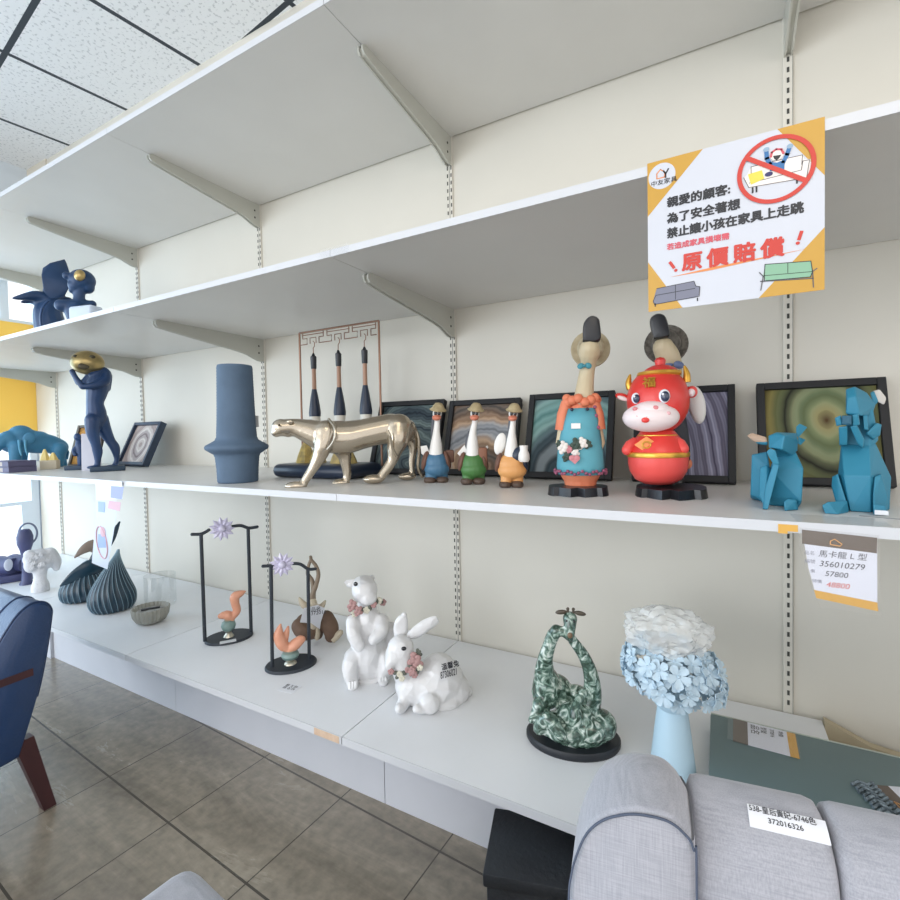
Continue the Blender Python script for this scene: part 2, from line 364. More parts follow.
# ------------------------------------------------------------------ brackets
def bracket(x, z, label):
    t = thing('shelf_bracket', label, 'bracket', (x, 0, z), 0, 'shelf brackets')
    out = [(0, 0), (-.425, 0), (-.435, -.006), (-.435, -.016), (-.428, -.024), (-.38, -.031), (-.17, -.056), (-.12, -.062), (-.075, -.070), (-.04, -.083), (-.018, -.090), (0, -.090)]
    for s_ in (-1, 1):
        b = B()
        a = [b.verts.new((s_*.0065-.0022, y-.006, zz)) for y, zz in out]; c = [b.verts.new((s_*.0065+.0022, y-.006, zz)) for y, zz in out]
        n = len(out); b.faces.new(a); b.faces.new(c[::-1])
        for i in range(n): b.faces.new((a[i], c[i], c[(i+1) % n], a[(i+1) % n]))
        obj('side_plate', t, b, M_steel, False)
    b = B(); mid = [(min(y*.985, -.003), zz*.94) for y, zz in out]
    a = [b.verts.new((-.0045, y-.006, zz)) for y, zz in mid]; c = [b.verts.new((.0045, y-.006, zz)) for y, zz in mid]; n = len(mid)
    b.faces.new(a); b.faces.new(c[::-1])
    for i in range(n): b.faces.new((a[i], c[i], c[(i+1) % n], a[(i+1) % n]))
    obj('spacer', t, b, M_steel, False)
    for zz in (-.03, -.058): b = B(); ell(b, (.0088, -.03, zz), (.0015, .004, .004), seg=8); obj('rivet', t, b, M_dark)
for k, w in enumerate(('at the right upright', 'above the goose figures', 'above the tall blue vase', 'above the athlete statue', 'at the window end')):
    bracket(-.9*k, ZT, 'grey steel bracket under the top shelf '+w)
    if k: bracket(-.9*k, ZU, 'grey steel bracket under the upper shelf '+w)
# ================================================================== MIDDLE SHELF
def put(key, name, label, cat, group=None, rz=None): b, r = SPOT[key][:2]; return thing(name, label, cat, b, r if rz is None else rz, group)
V3 = Vector
# ---- tall blue vase
M_vase = mat('slate_blue_ceramic', '#566b82', .75, var='#4f6379', vs=12, bump=.15, bs=90)
t = put('vase', 'ceramic_vase', 'tall matt slate blue ribbed vase with a disc collar', 'vase')
d = PixelOutline('vase', 170, 340, 5); R = lambda w: w/5*.00285
prof = []
for y, l, r_ in ((715, 232, 418), (705, 228, 421), (640, 224, 422), (585, 217, 425), (570, 210, 430), (556, 185, 450), (545, 168, 466), (535, 165, 469), (525, 170, 464), (512, 195, 440), (500, 214, 420), (485, 220, 411), (400, 222, 404), (300, 222, 398), (200, 221, 392), (140, 221, 389), (131, 223, 386)):
    prof.append((R(r_-l)/2, d(0, y).z))
prof[0] = (prof[0][0], 0)
fine = []
for (r0, z0), (r1, z1) in zip(prof, prof[1:]):
    n = max(1, int(abs(z1-z0)/.004))
    for i in range(n): k = i/n; fine.append((r0+(r1-r0)*k+.0005*(i % 2), z0+(z1-z0)*k))
fine.append(prof[-1]); top = prof[-1]
fine += [(top[0]-.006, top[1]), (top[0]-.009, top[1]-.02), (top[0]-.012, top[1]-.2), (.002, top[1]-.2)]
b = B(); lathe(b, fine, 40, (d(325, 600).x*0+.006, 0, 0)); obj('body', t, b, M_vase, ang=60)
b = B(); p = d(425, 408); bx(b, p.x-.012, p.x+.011, .01, .0115, p.z-.017, p.z+.017); obj('price_sticker', t, b, mat('grey_sticker', '#a9aaab', .6), False)
# ---- metal leopard
M_champ = mat('champagne_metal', '#c0b5a4', .22, .85, var='#b0a593', vs=6)
t = put('leopard', 'leopard_figurine', 'champagne gold striding leopard sculpture with a long body', 'figurine')
d = PixelOutline('leopard', 260, 320, 5); c = d.c
F, N_ = -.032, .032
items = [
 ('c', [c(120, 535, 42), c(175, 533, 44), c(232, 548, 57), c(295, 570, 73), c(360, 583, 82), c(430, 586, 84), c(510, 572, 76), c(590, 556, 74), c(670, 548, 78), (c(735, 560, 58))], 5),
 ('e', d(118, 528), (d.r(46), d.r(40), d.r(38))), ('e', d(95, 552), (d.r(26), d.r(30), d.r(28))), ('e', d(150, 545), (d.r(40), d.r(36), d.r(36))),
 ('c', [c(335, 560, 62, F*.6), c(318, 625, 46, F), c(302, 672, 36, F), c(270, 732, 25, F), c(232, 790, 21, F), c(210, 832, 20, F)], 4),
 ('e', d(184, 820, F), (d.r(54), d.r(36), d.r(24))), ('e', d(166, 826, F), (d.r(30), d.r(32), d.r(18))),
 ('c', [c(380, 600, 60, N_*.5), c(418, 660, 42, N_), c(428, 715, 28, N_), c(436, 775, 22, N_), c(424, 815, 20, N_)], 4),
 ('e', d(404, 812, N_), (d.r(48), d.r(32), d.r(22))),
 ('c', [c(700, 545, 74, F*.5), c(698, 600, 58, F), c(680, 655, 42, F), c(668, 705, 28, F), c(640, 750, 25, F), c(606, 793, 22, F)], 4),
 ('e', d(570, 802, F), (d.r(54), d.r(36), d.r(24))),
 ('c', [c(735, 550, 55, N_*.6), c(765, 610, 34, N_), c(772, 665, 22, N_), c(765, 720, 17, N_), c(768, 785, 16, N_)], 4),
 ('e', d(742, 792, N_), (d.r(50), d.r(32), d.r(20))),
]
organic('body', t, M_champ, items, .0028, 5, ys=.82)
b = B(); tube(b, [d(*p) for p in spline([(770, 520, .01), (800, 590, .015), (806, 680, .02), (800, 750, .025), (825, 800, .03)], 5)], d.r(9), 8); obj('tail', t, b, M_champ)
for s in (-1, 1):
    b = B(); ell(b, d(160, 505, s*.022), (d.r(16), d.r(9), d.r(12))); obj('ear', t, b, M_champ)
    b = B(); p = d(108, 520, s*.026); ell(b, p, d.r(6)); obj('eye', t, b, mat('dark_bronze', '#5f5340', .4, .6))
    b = B(); tube(b, [d(x, y, s*(w)) for x, y, w in spline([(345, 495, .03), (375, 540, .062), (372, 600, .066), (340, 645, .055)], 5)], d.r(7), 8); obj('shoulder_ridge', t, b, M_champ)
b = B(); tube(b, [d(x, y, -w) for x, y, w in spline([(640, 555, .055), (655, 590, .058), (668, 650, .046), (690, 690, .04)], 5)], d.r(7), 8); obj('thigh_ridge', t, b, M_champ)
# ---- brush stand
M_copper = mat('copper_rod', '#8a6a58', .35, .7); M_navy = mat('dark_navy_lacquer', '#1f2b40', .35); M_blk = mat('black_lacquer', '#23262c', .4)
BS = Vector((-1.26, -.15, ZM))
t = thing('brush_stand', 'thin copper frame stand with black tray for hanging brushes', 'stand', BS)
x0, x1 = -.174, .174; zt = .49
b = B(); tube(b, [(x0, 0, .03), (x0, 0, zt)], .0036, 8); obj('post', t, b, M_copper)
b = B(); tube(b, [(x1, 0, .03), (x1, 0, zt)], .0036, 8); obj('post', t, b, M_copper)
b = B(); tube(b, [(x0, 0, zt), (x1, 0, zt)], .0034, 8); obj('top_bar', t, b, M_copper)
z1, z2 = zt-.022, zt-.042
path = [(x0, 0, z2)]
for k in range(3):
    u = (-.11, .003, .114)[k]
    path += [(u-.028, 0, z2), (u-.028, 0, z1-.0), (u-.048, 0, z1), (u-.048, 0, zt-.004)]
    b = B(); tube(b, path, .0019, 6); obj('fretwork', t, b, M_copper)
    b = B(); tube(b, [(u+.048, 0, zt-.004), (u+.048, 0, z1), (u+.028, 0, z1), (u+.028, 0, z1-.004), (u+.028, 0, z2), (u+.05, 0, z2)], .0019, 6); obj('fretwork', t, b, M_copper)
    b = B(); tube(b, [(u-.05, 0, zt-.010), (u+.05, 0, zt-.010)], .0016, 6); tube(b, [(u-.014, 0, z2), (u-.014, 0, z1), (u+.014, 0, z1), (u+.014, 0, z2)], .0017, 6); obj('fretwork', t, b, M_copper)
    path = [(u+.05, 0, z2)]
b = B(); box(b, (.025, -.0885, .022), (.315, .175, .042), bev=.020, seg=4); obj('tray', t, b, M_navy)
M_rock = mat('gilded_rock', '#d8bf72', .5, .3, var='#9c8a5e', vs=40)
for k, (u, h, r) in enumerate(((-.07, .075, .036), (-.02, .06, .03), (.075, .066, .032), (.115, .05, .025))):
    b = B(); lathe(b, [(r, .0495), (r*.8, .0495+h*.3), (r*.45, .0495+h*.7), (.003, .0495+h)], 7, (u, -.085, -.008)); obj('gilded_rock', t, b, M_rock, ang=20)
for k in range(3):
    u = (-.11, .003, .114)[k]
    w = thing('hanging_brush', ('leftmost', 'middle', 'rightmost')[k]+' of the three dark blue handled brushes on the copper stand', 'brush', BS+Vector((u, 0, 0)), 0, 'hanging brushes')
    z1_ = zt-.046
    b = B(); tube(b, [(0, 0, z1_+.012), (.007, 0, z1_+.006), (.006, 0, z1_-.006), (0, 0, z1_-.012), (0, 0, z1_-.034)], .0016, 6); obj('hook', w, b, M_copper)
    z1_ += .014
    b = B(); lathe(b, [(.003, z1_-.044), (.006, z1_-.052), (.0105, z1_-.056), (.0095, z1_-.095), (.0085, z1_-.098)][::-1], 14); obj('cap', w, b, M_blk)
    b = B(); lathe(b, [(.0078, z1_-.17), (.0072, z1_-.12), (.0072, z1_-.096)], 14); obj('handle', w, b, mat('brown_handle', '#a9836c', .45))
    b = B(); lathe(b, [(.0195, z1_-.262), (.0205, z1_-.25), (.018, z1_-.228), (.013, z1_-.195), (.008, z1_-.168)], 18); obj('grip', w, b, M_navy)
    b = B(); lathe(b, [(.0175, z1_-.285), (.0185, z1_-.262)], 18); obj('ferrule', w, b, mat('ivory_collar', '#dcd8ce', .4))
    b = B(); lathe(b, [(.001, z1_-.36), (.006, z1_-.345), (.012, z1_-.32), (.0175, z1_-.285)], 18); obj('bristles', w, b, mat('brush_hair', '#c9bda4', .8))
# ---- framed agate pictures
M_frame = mat('black_frame', '#14161a', .6)
def agate(name, cols, cx, cz, sx, sz, rings, warp=.25, dark=None):
    q = N(name); tc = q.n('ShaderNodeTexCoord'); mp = q.n('ShaderNodeMapping'); mp.inputs['Location'].default_value = (-cx*sx, 0, -cz*sz); mp.inputs['Scale'].default_value = (sx, 0, sz)
    q.l(tc.outputs['Object'], mp.inputs[0])
    nz = q.n('ShaderNodeTexNoise'); nz.inputs['Scale'].default_value = 1.6; nz.inputs['Detail'].default_value = 3; q.l(mp.outputs[0], nz.inputs['Vector'])
    ln = q.n('ShaderNodeVectorMath', operation='LENGTH'); q.l(mp.outputs[0], ln.inputs[0])
    mm = q.n('ShaderNodeMath', operation='MULTIPLY_ADD'); mm.inputs[1].default_value = warp*2; q.l(nz.outputs[0], mm.inputs[0]); q.l(ln.outputs[1], mm.inputs[2])
    sc = q.n('ShaderNodeMath', operation='MULTIPLY'); sc.inputs[1].default_value = rings; q.l(mm.outputs[0], sc.inputs[0])
    fr = q.n('ShaderNodeMath', operation='FRACT'); q.l(sc.outputs[0], fr.inputs[0])
    pp = q.n('ShaderNodeMath', operation='PINGPONG'); pp.inputs[1].default_value = 1; q.l(sc.outputs[0], pp.inputs[0])
    cr = q.n('ShaderNodeValToRGB'); el = cr.color_ramp.elements
    for i, h in enumerate(cols):
        x = el[i] if i < 2 else el.new(.5)
    for i, h in enumerate(cols): el[i].position = i/(len(cols)-1)
    for i, h in enumerate(cols): el[i].color = rgb(h)
    q.l(pp.outputs[0], cr.inputs[0])
    wv = q.n('ShaderNodeMath', operation='PINGPONG'); wv.inputs[1].default_value = .5; m5 = q.n('ShaderNodeMath', operation='MULTIPLY'); m5.inputs[1].default_value = 5; q.l(sc.outputs[0], m5.inputs[0]); q.l(m5.outputs[0], wv.inputs[0])
    mx = q.n('ShaderNodeMix', data_type='RGBA', blend_type='SOFT_LIGHT'); mx.inputs[0].default_value = .5; q.l(cr.outputs[0], mx.inputs[6]); q.l(wv.outputs[0], mx.inputs[7])
    q.l(mx.outputs[2], q.b.inputs['Base Color']); q.b.inputs['Roughness'].default_value = .5; q.b.inputs['Specular IOR Level'].default_value = .15
    return q.m
def frame(label, base, rz, w, h, lean, m, fw=.016, dp=.022, fm=None, group='framed agate pictures'):
    t = thing('framed_picture', label, 'picture', base, rz, group); t.rotation_euler = (-lean, 0, rz)
    for nm, a in (('side_rail', (-w/2, -w/2+fw, 0, h)), ('side_rail', (w/2-fw, w/2, 0, h)), ('end_rail', (-w/2+fw, w/2-fw, 0, fw)), ('end_rail', (-w/2+fw, w/2-fw, h-fw, h))):
        b = B(); bx(b, a[0], a[1], -dp/2, dp/2, a[2], a[3], .0015); obj(nm, t, b, fm or M_frame, False)
    b = B(); bx(b, -w/2+fw, w/2-fw, -.002, .004, fw, h-fw); p = obj('print', t, b, m, False)
    return t
A1 = agate('agate_teal', ['#2f3a44', '#4d5a60', '#71807f', '#3b4750'], .02, .03, 9, 9, 2.2)
A2 = agate('agate_copper', ['#8b9096', '#aeb0b4', '#bda288', '#857060', '#67625e'], .01, .02, 8, 9, 1.5)
A3 = agate('agate_mint', ['#6f9a98', '#8fb0ac', '#5c6f76', '#3a4850', '#9aa4a8'], .0, .0, 9, 7, 1.3, .12)
A4 = agate('agate_violet', ['#8d8b9e', '#6a6578', '#a7a6ba', '#575268'], -.06, .0, 11, 5, 3.2, .1)
A5 = agate('agate_olive', ['#3b2a1c', '#4f3c26', '#a39d74', '#7d8764', '#707d5e', '#8a9070', '#23261f', '#747a56', '#817848', '#6d653c'], .012, .145, 7.5, 5.0, 1.0, .10)
frame('framed dark teal agate print partly behind the leopard hindquarters', (-1.022, -.135, ZM+.004), .05, .245, .245, .33, A1)
frame('framed copper and grey banded agate print behind the three small geese', (-.770, -.105, ZM+.004), .03, .235, .235, .29, A2)
frame('framed mint green arch agate print behind the aproned goose', (-.50, -.125, ZM+.004), .03, .235, .242, .32, A3)
frame('framed violet striped agate print behind the red ox', (-.222, -.118, ZM+.004), 0, .225, .242, .33, A4)
frame('framed olive agate print with dark hollow behind the two faceted rabbits', (.052, -.105, ZM+.004), .02, .234, .238, .30, A5)
# ---- three small goose figures
M_white = mat('white_glaze', '#e8e6e2', .35); M_bootb = mat('brown_boots', '#5a4a40', .5); M_straw = mat('straw_hat', '#b5a683', .8, var='#9a8a68', vs=60)
M_bill = mat('coral_bill', '#cf7f66', .45); M_eye = mat('eye_black', '#15161a', .2, coat=.5); M_brown = mat('brown_leather', '#6b4a3c', .6); M_grey = mat('grey_feather', '#5c5f66', .6)
def goose_small(key, label, col, crop, pts):
    t = put(key, 'goose_figurine', label, 'figurine', 'small dressed goose figures')
    d = PixelOutline(key, *crop); m = mat('glaze_'+key, col, .45)
    (hx, hy), (nx, ny), (bx_, by), (fx, fy), bw = pts
    q = d.r
    organic('trousers', t, m, [d.e(bx_, by, bw, 60, 0, q(52)), d.e(bx_+4, by+32, bw*1.08, 48, -.003, q(54)), ('c', [d.c(bx_-26, by+60, 32, -.003), d.c(bx_-28, by+88, 30, -.006)]), ('c', [d.c(bx_+32, by+60, 32), d.c(bx_+34, by+88, 30)])], .0018, 4)
    organic('neck', t, M_white, [('c', [d.c(bx_-2, by-40, 38), d.c(nx-2, ny+60, 30), d.c(nx, ny, 19), d.c(hx, hy+38, 15), d.c(hx, hy+10, 17)], 4), d.e(hx, hy, 25, 26, 0, q(25))], .0016, 3)
    b = B(); p = d(hx-3, hy+24, -q(30)); ell(b, p, (q(22), q(22), q(13))); ell(b, d(hx-3, hy+18, -q(22)), (q(24), q(15), q(12))); obj('bill', t, b, M_bill)
    for s in (-1, 1):
        b = B(); ell(b, d(hx+s*9, hy-2, -q(23)), (q(9), q(6), q(12)), seg=12); obj('eye', t, b, M_eye)
        bb = B(); ell(bb, d(bx_+s*32, fy-22, -.006), (q(34), q(48), q(22))); ell(bb, d(bx_+s*32, fy-42, .0), (q(24), q(22), q(30))); obj('boot', t, bb, M_bootb)
        bb = B(); ell(bb, d(bx_+s*(bw-4), by-12, .004), (q(18), q(40), q(52)), (0, s*-.25, 0)); obj('vest_side', t, bb, M_brown if s*1 == -1 or key != 'duck_orange' else M_navy)
    b = B(); p = d(hx+6, hy-29, .004); lathe(b, [(q(44), -q(12)), (q(46), -q(8)), (q(34), q(0)), (q(28), q(14)), (q(18), q(26)), (q(2), q(30))], 20, p, rot=(.25, .12, 0)); obj('hat', t, b, M_straw)
    return t, d
t, d = goose_small('duck_blue', 'small goose figure in blue trousers, nearest the leopard tail', '#44708f', (370, 370, 5.294), ((356, 232), (352, 330), (350, 490), (350, 604), 62)); q = d.r
b = B(); hull(b, [d(x, y, w) for x, y in ((268, 402), (300, 398), (318, 440), (300, 470), (272, 440)) for w in (.012, .016)]); obj('wing', t, b, M_white)
b = B(); bx(b, d(392, 0).x, d(436, 0).x, .0, .02, d(0, 492).z, d(0, 425).z, .004); obj('backpack', t, b, M_brown)
b = B(); ell(b, d(335, 300, .012), (q(12), q(10), q(75)), (0, .08, 0)); obj('neck_back', t, b, M_grey)  # dark grey sliver down the back of the neck
t, d = goose_small('duck_green', 'small goose figure in green trousers, middle one of three', '#47783f', (370, 370, 5.294), ((556, 232), (545, 330), (545, 495), (545, 610), 64)); q = d.r
for pts in (((462, 440), (500, 395), (512, 425), (490, 470)), ((580, 440), (620, 400), (626, 412), (600, 450))):
    b = B(); hull(b, [d(x, y, w) for x, y in pts for w in (.008, .013)]); obj('wing', t, b, M_white)
b = B(); bx(b, d(566, 0).x, d(612, 0).x, -.012, .012, d(0, 495).z, d(0, 410).z, .004); obj('satchel', t, b, mat('tan_bag', '#8a5d48', .6))
b = B(); ell(b, d(515, 380, .012), (q(10), q(10), q(60)), (0, .15, 0)); obj('neck_back', t, b, M_grey)
t, d = goose_small('duck_orange', 'small goose figure in orange trousers holding a white jug', '#dca062', (370, 370, 5.294), ((758, 235), (752, 330), (748, 500), (748, 628), 72)); q = d.r
b = B(); ell(b, d(688, 390, .008), (q(30), q(14), q(60)), (0, .25, 0)); obj('wing', t, b, M_white)
b = B(); ell(b, d(785, 450, -.01), (q(35), q(25), q(46)), (0, .5, 0)); obj('sleeve', t, b, M_navy)
b = B(); lathe(b, [(q(22), 0), (q(30), q(12)), (q(28), q(40)), (q(20), q(60)), (q(22), q(85)), (q(18), q(85)), (q(14), q(50))], 18, d(815, 487, -.025)); obj('jug', t, b, M_white)
b = B(); ell(b, d(740, 300, .012), (q(10), q(10), q(60)), (0, .1, 0)); obj('neck_back', t, b, M_grey)
# ---- two tall geese on black feet
M_tan = mat('cream_resin', '#cbbd9f', .5, var='#bfae8d', vs=10); M_salmon = mat('salmon_cloth', '#de8663', .6, var='#d87a58', vs=25); M_teal = mat('teal_apron', '#5ba3b2', .6, var='#549aaa', vs=20)
M_foot = mat('black_foot', '#202126', .35); M_trim = mat('maroon_trim', '#93506a', .6)
def goose_feet(t):
    b = B(); pts = []
    for k in range(28):
        a = 2*math.pi*k/28; x, y = .062*math.cos(a), -.012+.045*math.sin(a)
        if y < -.02: y -= .016*abs(math.sin(x*90))
        pts.append((x, y))
    a = [b.verts.new((x, y, 0)) for x, y in pts]; c = [b.verts.new((x*.96, y*.96, .0175)) for x, y in pts]
    b.faces.new(a[::-1]); b.faces.new(c)
    for i in range(28): b.faces.new((a[i], a[(i+1) % 28], c[(i+1) % 28], c[i]))
    return obj('feet', t, b, M_foot, ang=50)
t = put('goose', 'goose_ornament', 'tall goose in a teal apron and salmon dress, standing alone on black feet', 'ornament', 'tall dressed geese')
d = PixelOutline('goose', 530, 310, 4.5); q = d.r; goose_feet(t)
organic('dress', t, M_salmon, [('c', [d.c(226, 768, 74), d.c(226, 735, 92), d.c(226, 690, 92), d.c(228, 610, 90), d.c(232, 520, 76), d.c(235, 450, 58), d.c(238, 405, 46)], 4)], .0022, 3, ys=.8)
organic('neck', t, M_tan, [('c', [d.c(240, 420, 46), d.c(245, 370, 42), d.c(252, 310, 36), d.c(262, 250, 34, -.004), d.c(266, 205, 46, -.012), d.c(268, 180, 44, -.02)], 4)], .002, 3)
def paddle(pts, y0, y1):
    b = B(); P = [d.xz(*p) for p in spline(list(pts)+[pts[0]], 4)[:-1]]; cx = sum(p[0] for p in P)/len(P); cz = sum(p[1] for p in P)/len(P)
    ring_loft(b, [[V3((cx+(x-cx)*k, y, cz+(z-cz)*k)) for x, z in P] for y, k in ((y1, .8), (y1-.003, 1), (y0+.005, 1), (y0+.001, .9), (y0, .7))]); return b
obj('bill', t, paddle([(236, 162), (238, 95), (252, 66), (275, 54), (300, 64), (310, 90), (308, 162)], -.04, -.022), M_foot)
b = B(); p = d(272, 170, .022); lathe(b, [(q(4), 0), (q(50), .002), (q(60), .010), (q(62), .02), (q(88), .018), (q(90), .022), (q(60), .028), (q(2), .03)], 28, p, rot=(-math.pi/2-.15, 0, 0)); obj('straw_hat', t, b, mat('pale_straw', '#b9ad92', .85, var='#a89b80', vs=70))
b = B()
for s in (-1, 1): ell(b, d(245+s*17, 256, -.022), (q(16), .004, q(13)), (0, s*.5, 0), 10)
ell(b, d(245, 256, -.024), q(7), seg=8); obj('neck_bow', t, b, mat('teal_ribbon', '#3d8796', .5))
b = B()
for k in range(14):
    a = 2*math.pi*k/14; ell(b, d(232+66*math.cos(a), 408-10*math.sin(k*2.1), .021*math.sin(a)), (q(22), .010, q(22)), seg=10)
obj('ruffle_collar', t, b, M_salmon)
b = B(); n = 10; rings = []
for zz, w, rad in ((445, 58, 72), (500, 70, 84), (560, 84, 92), (640, 98, 102), (700, 104, 106), (738, 100, 101)):
    r = []
    for k in range(n+1):
        a = -math.pi*.5+(k/n-.5)*math.pi*1.02*(.30+.70*min(1, w/104)**1.6); p = d(226+(5 if zz < 520 else 0), zz)
        r.append(V3((p.x+q(rad)*math.cos(a), q(rad)*.80*math.sin(a)-.002, p.z)))
    rings.append(r)
ring_loft(b, rings, False, False); o = obj('apron', t, b, M_teal)
s_ = o.modifiers.new('thickness', 'SOLIDIFY'); s_.thickness = .003
b = B()
for k in range(26):
    a = -math.pi*.5+(k/25-.5)*math.pi*1.15; p = d(226, 726+7*math.cos(k*1.7)); ell(b, (p.x+q(112)*math.cos(a), q(112)*.8*math.sin(a), p.z), q(7.5), seg=8)
obj('beaded_hem', t, b, M_trim)
for s, xx in ((-1, 150), (1, 300)):
    b = B(); tube(b, [d(xx-s*16, 415), d(xx, 470), d(xx+s*6, 540)], [q(32), q(36), q(40)], 12, flat=.8); obj('sleeve', t, b, M_salmon)
    b = B(); tube(b, [d(xx+s*2, 540), d(xx+s*14, 600), d(xx+s*6, 650, -.01)], [q(24), q(22), q(12)], 10); obj('arm', t, b, M_tan)
b = B(); bx(b, d(180, 0).x, d(220, 0).x, -.0385, -.037, d(0, 534).z, d(0, 511).z); obj('paper_sticker', t, b, mat('white_sticker', '#eceae6', .6), False)
M_rosew = mat('white_rose', '#e3dcd6', .5); M_leaf = mat('dark_leaf', '#39493f', .6); M_rosep = mat('pink_rose', '#c77f86', .5)
def rose(b, c, r, n=(0, -1, 0)):
    for k in range(8):
        a = k*2.4; rr = r*(.25+.09*k); ell(b, V3(c)+V3((rr*math.cos(a), -.004+.0006*k, rr*math.sin(a))), (r*.42, r*.2, r*.42), seg=8)
for (x, y, m, r) in ((152, 618, M_rosew, 26), (208, 605, M_leaf, 26), (236, 600, M_rosew, 24), (180, 628, M_rosep, 16), (165, 660, M_leaf, 20), (262, 605, M_leaf, 18), (130, 600, M_leaf, 14), (205, 640, M_rosew, 18)):
    b = B(); rose(b, d(x, y, -.0445+abs(x-222)*.00009), q(r)); obj('rose' if m != M_leaf else 'leaf_cluster', t, b, m)
b = B()
for s in (-1, 1): ell(b, d(200+s*11, 666, -.049), (q(14), .003, q(13)), seg=10)
hull(b, [d(x, y, w) for x, y in ((178, 672), (224, 672), (202, 694)) for w in (-.051, -.047)]); obj('heart', t, b, M_rosep)
for x in (188, 258):
    b = B(); ell(b, d(x, 448, -.033), q(8), seg=8); obj('button', t, b, M_navy)
for x, y in ((290, 478), (300, 530), (285, 440)):
    b = B(); ell(b, d(x+6, y, -.021), (q(8), .002, q(8)), seg=8); obj('sleeve_spot', t, b, M_trim)
# goose behind the ox
t = put('goose_back', 'goose_ornament', 'tall goose with grey hat and blue bow, half hidden behind the red ox', 'ornament', 'tall dressed geese')
d = PixelOutline('goose_back', 530, 310, 4.5); q = d.r
f = goose_feet(t); f.location = (0, -.07, 0); f.scale = (1.08, 1.5, 1)
organic('dress', t, mat('dark_coat', '#33363e', .6), [('c', [d.c(632, 760, 55), d.c(632, 690, 84), d.c(632, 600, 84), d.c(632, 500, 70), d.c(632, 400, 48)], 4)], .0024, 3, ys=.7)
b = B(); lathe(b, [(.028, .001), (.026, .03), (.02, .045)], 18, (0, -.015, 0)); obj('shank', t, b, M_foot)
organic('neck', t, M_tan, [('c', [d.c(636, 400, 46), d.c(640, 330, 44), d.c(642, 260, 42), d.c(622, 215, 52, -.012), d.c(600, 170, 46, -.022)], 4)], .002, 3)
obj('bill', t, paddle([(560, 142), (543, 85), (546, 50), (575, 34), (605, 44), (620, 75), (630, 130), (600, 142)], -.045, -.025), M_foot)
b = B(); p = d(612, 145, .024); lathe(b, [(q(4), 0), (q(60), .002), (q(68), .012), (q(70), .02), (q(98), .018), (q(100), .022), (q(66), .030), (q(2), .032)], 28, p, rot=(-math.pi/2-.15, 0, 0)); obj('felt_hat', t, b, mat('grey_tweed', '#7c766d', .9, var='#57534d', vs=120))
b = B()
for s in (-1, 1): ell(b, d(645+s*24, 252, -.026), (q(24), .005, q(17)), (0, s*.5, 0), 10)
obj('neck_bow', t, b, mat('blue_ribbon', '#5c6b8e', .5))
b = B(); ell(b, d(748, 432, .0), (q(36), .014, q(88)), (0, -.14, 0)); obj('wing', t, b, M_white)
b = B(); ell(b, d(708, 690, -.0), (q(20), .012, q(26))); obj('tail', t, b, M_salmon)
# ---- red ox bank
M_red = mat('red_vinyl', '#dc3a34', .35, var='#d83630', vs=6, coat=.15); M_redl = mat('coral_red_vinyl', '#e5544f', .4); M_gold = mat('gold_paint', '#d9a544', .3, .6); M_muz = mat('pale_pink_vinyl', '#ecdcdc', .4)
t = put('ox', 'ox_bank', 'round red ox coin bank with gold horns and a white muzzle', 'figurine')
d = PixelOutline('ox', 615, 355, 6.2069); q = d.r
hc = d(265, 285); hr = (d(455, 0).x-d(62, 0).x)/2
b = B(); ell(b, (d(262, 0).x, 0, hc.z), (hr*1.0, .060, d(0, 95).z-hc.z+q(20)), seg=32); obj('head', t, b, M_red)
b = B(); lathe(b, [(.002, d(0, 800).z), (q(85), d(0, 798).z), (q(140), d(0, 770).z), (q(172), d(0, 720).z), (q(182), d(0, 670).z), (q(182), d(0, 628).z)], 36, (d(260, 0).x, 0, 0)); obj('bowl', t, b, M_redl)
b = B(); lathe(b, [(q(182), d(0, 628).z), (q(170), d(0, 580).z), (q(140), d(0, 520).z), (q(100), d(0, 470).z)], 36, (d(258, 0).x, 0, 0)); obj('jacket', t, b, M_red)
b = B(); lathe(b, [(q(180), d(0, 632).z), (q(189), d(0, 628).z), (q(192), d(0, 614).z), (q(188), d(0, 602).z), (q(178), d(0, 598).z)], 36, (d(258, 0).x, 0, 0)); obj('gold_band', t, b, M_gold)
mz = d(222, 388)
b = B(); ell(b, (mz.x, -.042, mz.z), (q(166), .038, q(92)), seg=28); obj('muzzle', t, b, M_muz)
b = B(); ell(b, (mz.x+q(6), -.050, mz.z+q(40)), (q(110), .026, q(62)), seg=24); obj('muzzle_bridge', t, b, M_muz)
def on_head(x, y, k=1.0):
    p = d(x, y); c = V3((d(262, 0).x, 0, hc.z)); dx = (p.x-c.x)/hr; dz = (p.z-c.z)/(d(0, 95).z-hc.z+q(20)); return V3((p.x, -.060*math.sqrt(max(.02, 1-dx*dx-dz*dz))*k, p.z))
M_eyew = mat('eye_white', '#e6e9f0', .25); M_iris = mat('eye_blue', '#27334f', .2, coat=.6)
for x, y, r in ((134, 272, 32), (304, 268, 38)):
    p = on_head(x, y); b = B(); ell(b, p, (q(r*.85), .006, q(r*1.1))); e = obj('eye', t, b, M_eyew)
    b = B(); ell(b, p+V3((q(4), -.004, -q(3))), (q(r*.66), .005, q(r*.85))); obj('iris', e, b, M_iris)
    b = B(); ell(b, p+V3((q(-8), -.009, q(10))), (q(r*.2), .002, q(r*.22)), seg=10); obj('glint', e, b, M_eyew)
M_pink = mat('pink_paint', '#d9868a', .5)
for x, y, r in ((122, 330, 15), (250, 330, 20)):
    b = B(); ell(b, d(x, y, -.0735+abs(x-220)*.00006), (q(r), .004, q(r*.85)), seg=14); obj('nostril', t, b, M_pink)
b = B(); ell(b, d(330, 364, -.0705), (q(14), .002, q(12)), seg=12); obj('blush', t, b, mat('blush', '#e3b0b4', .5))
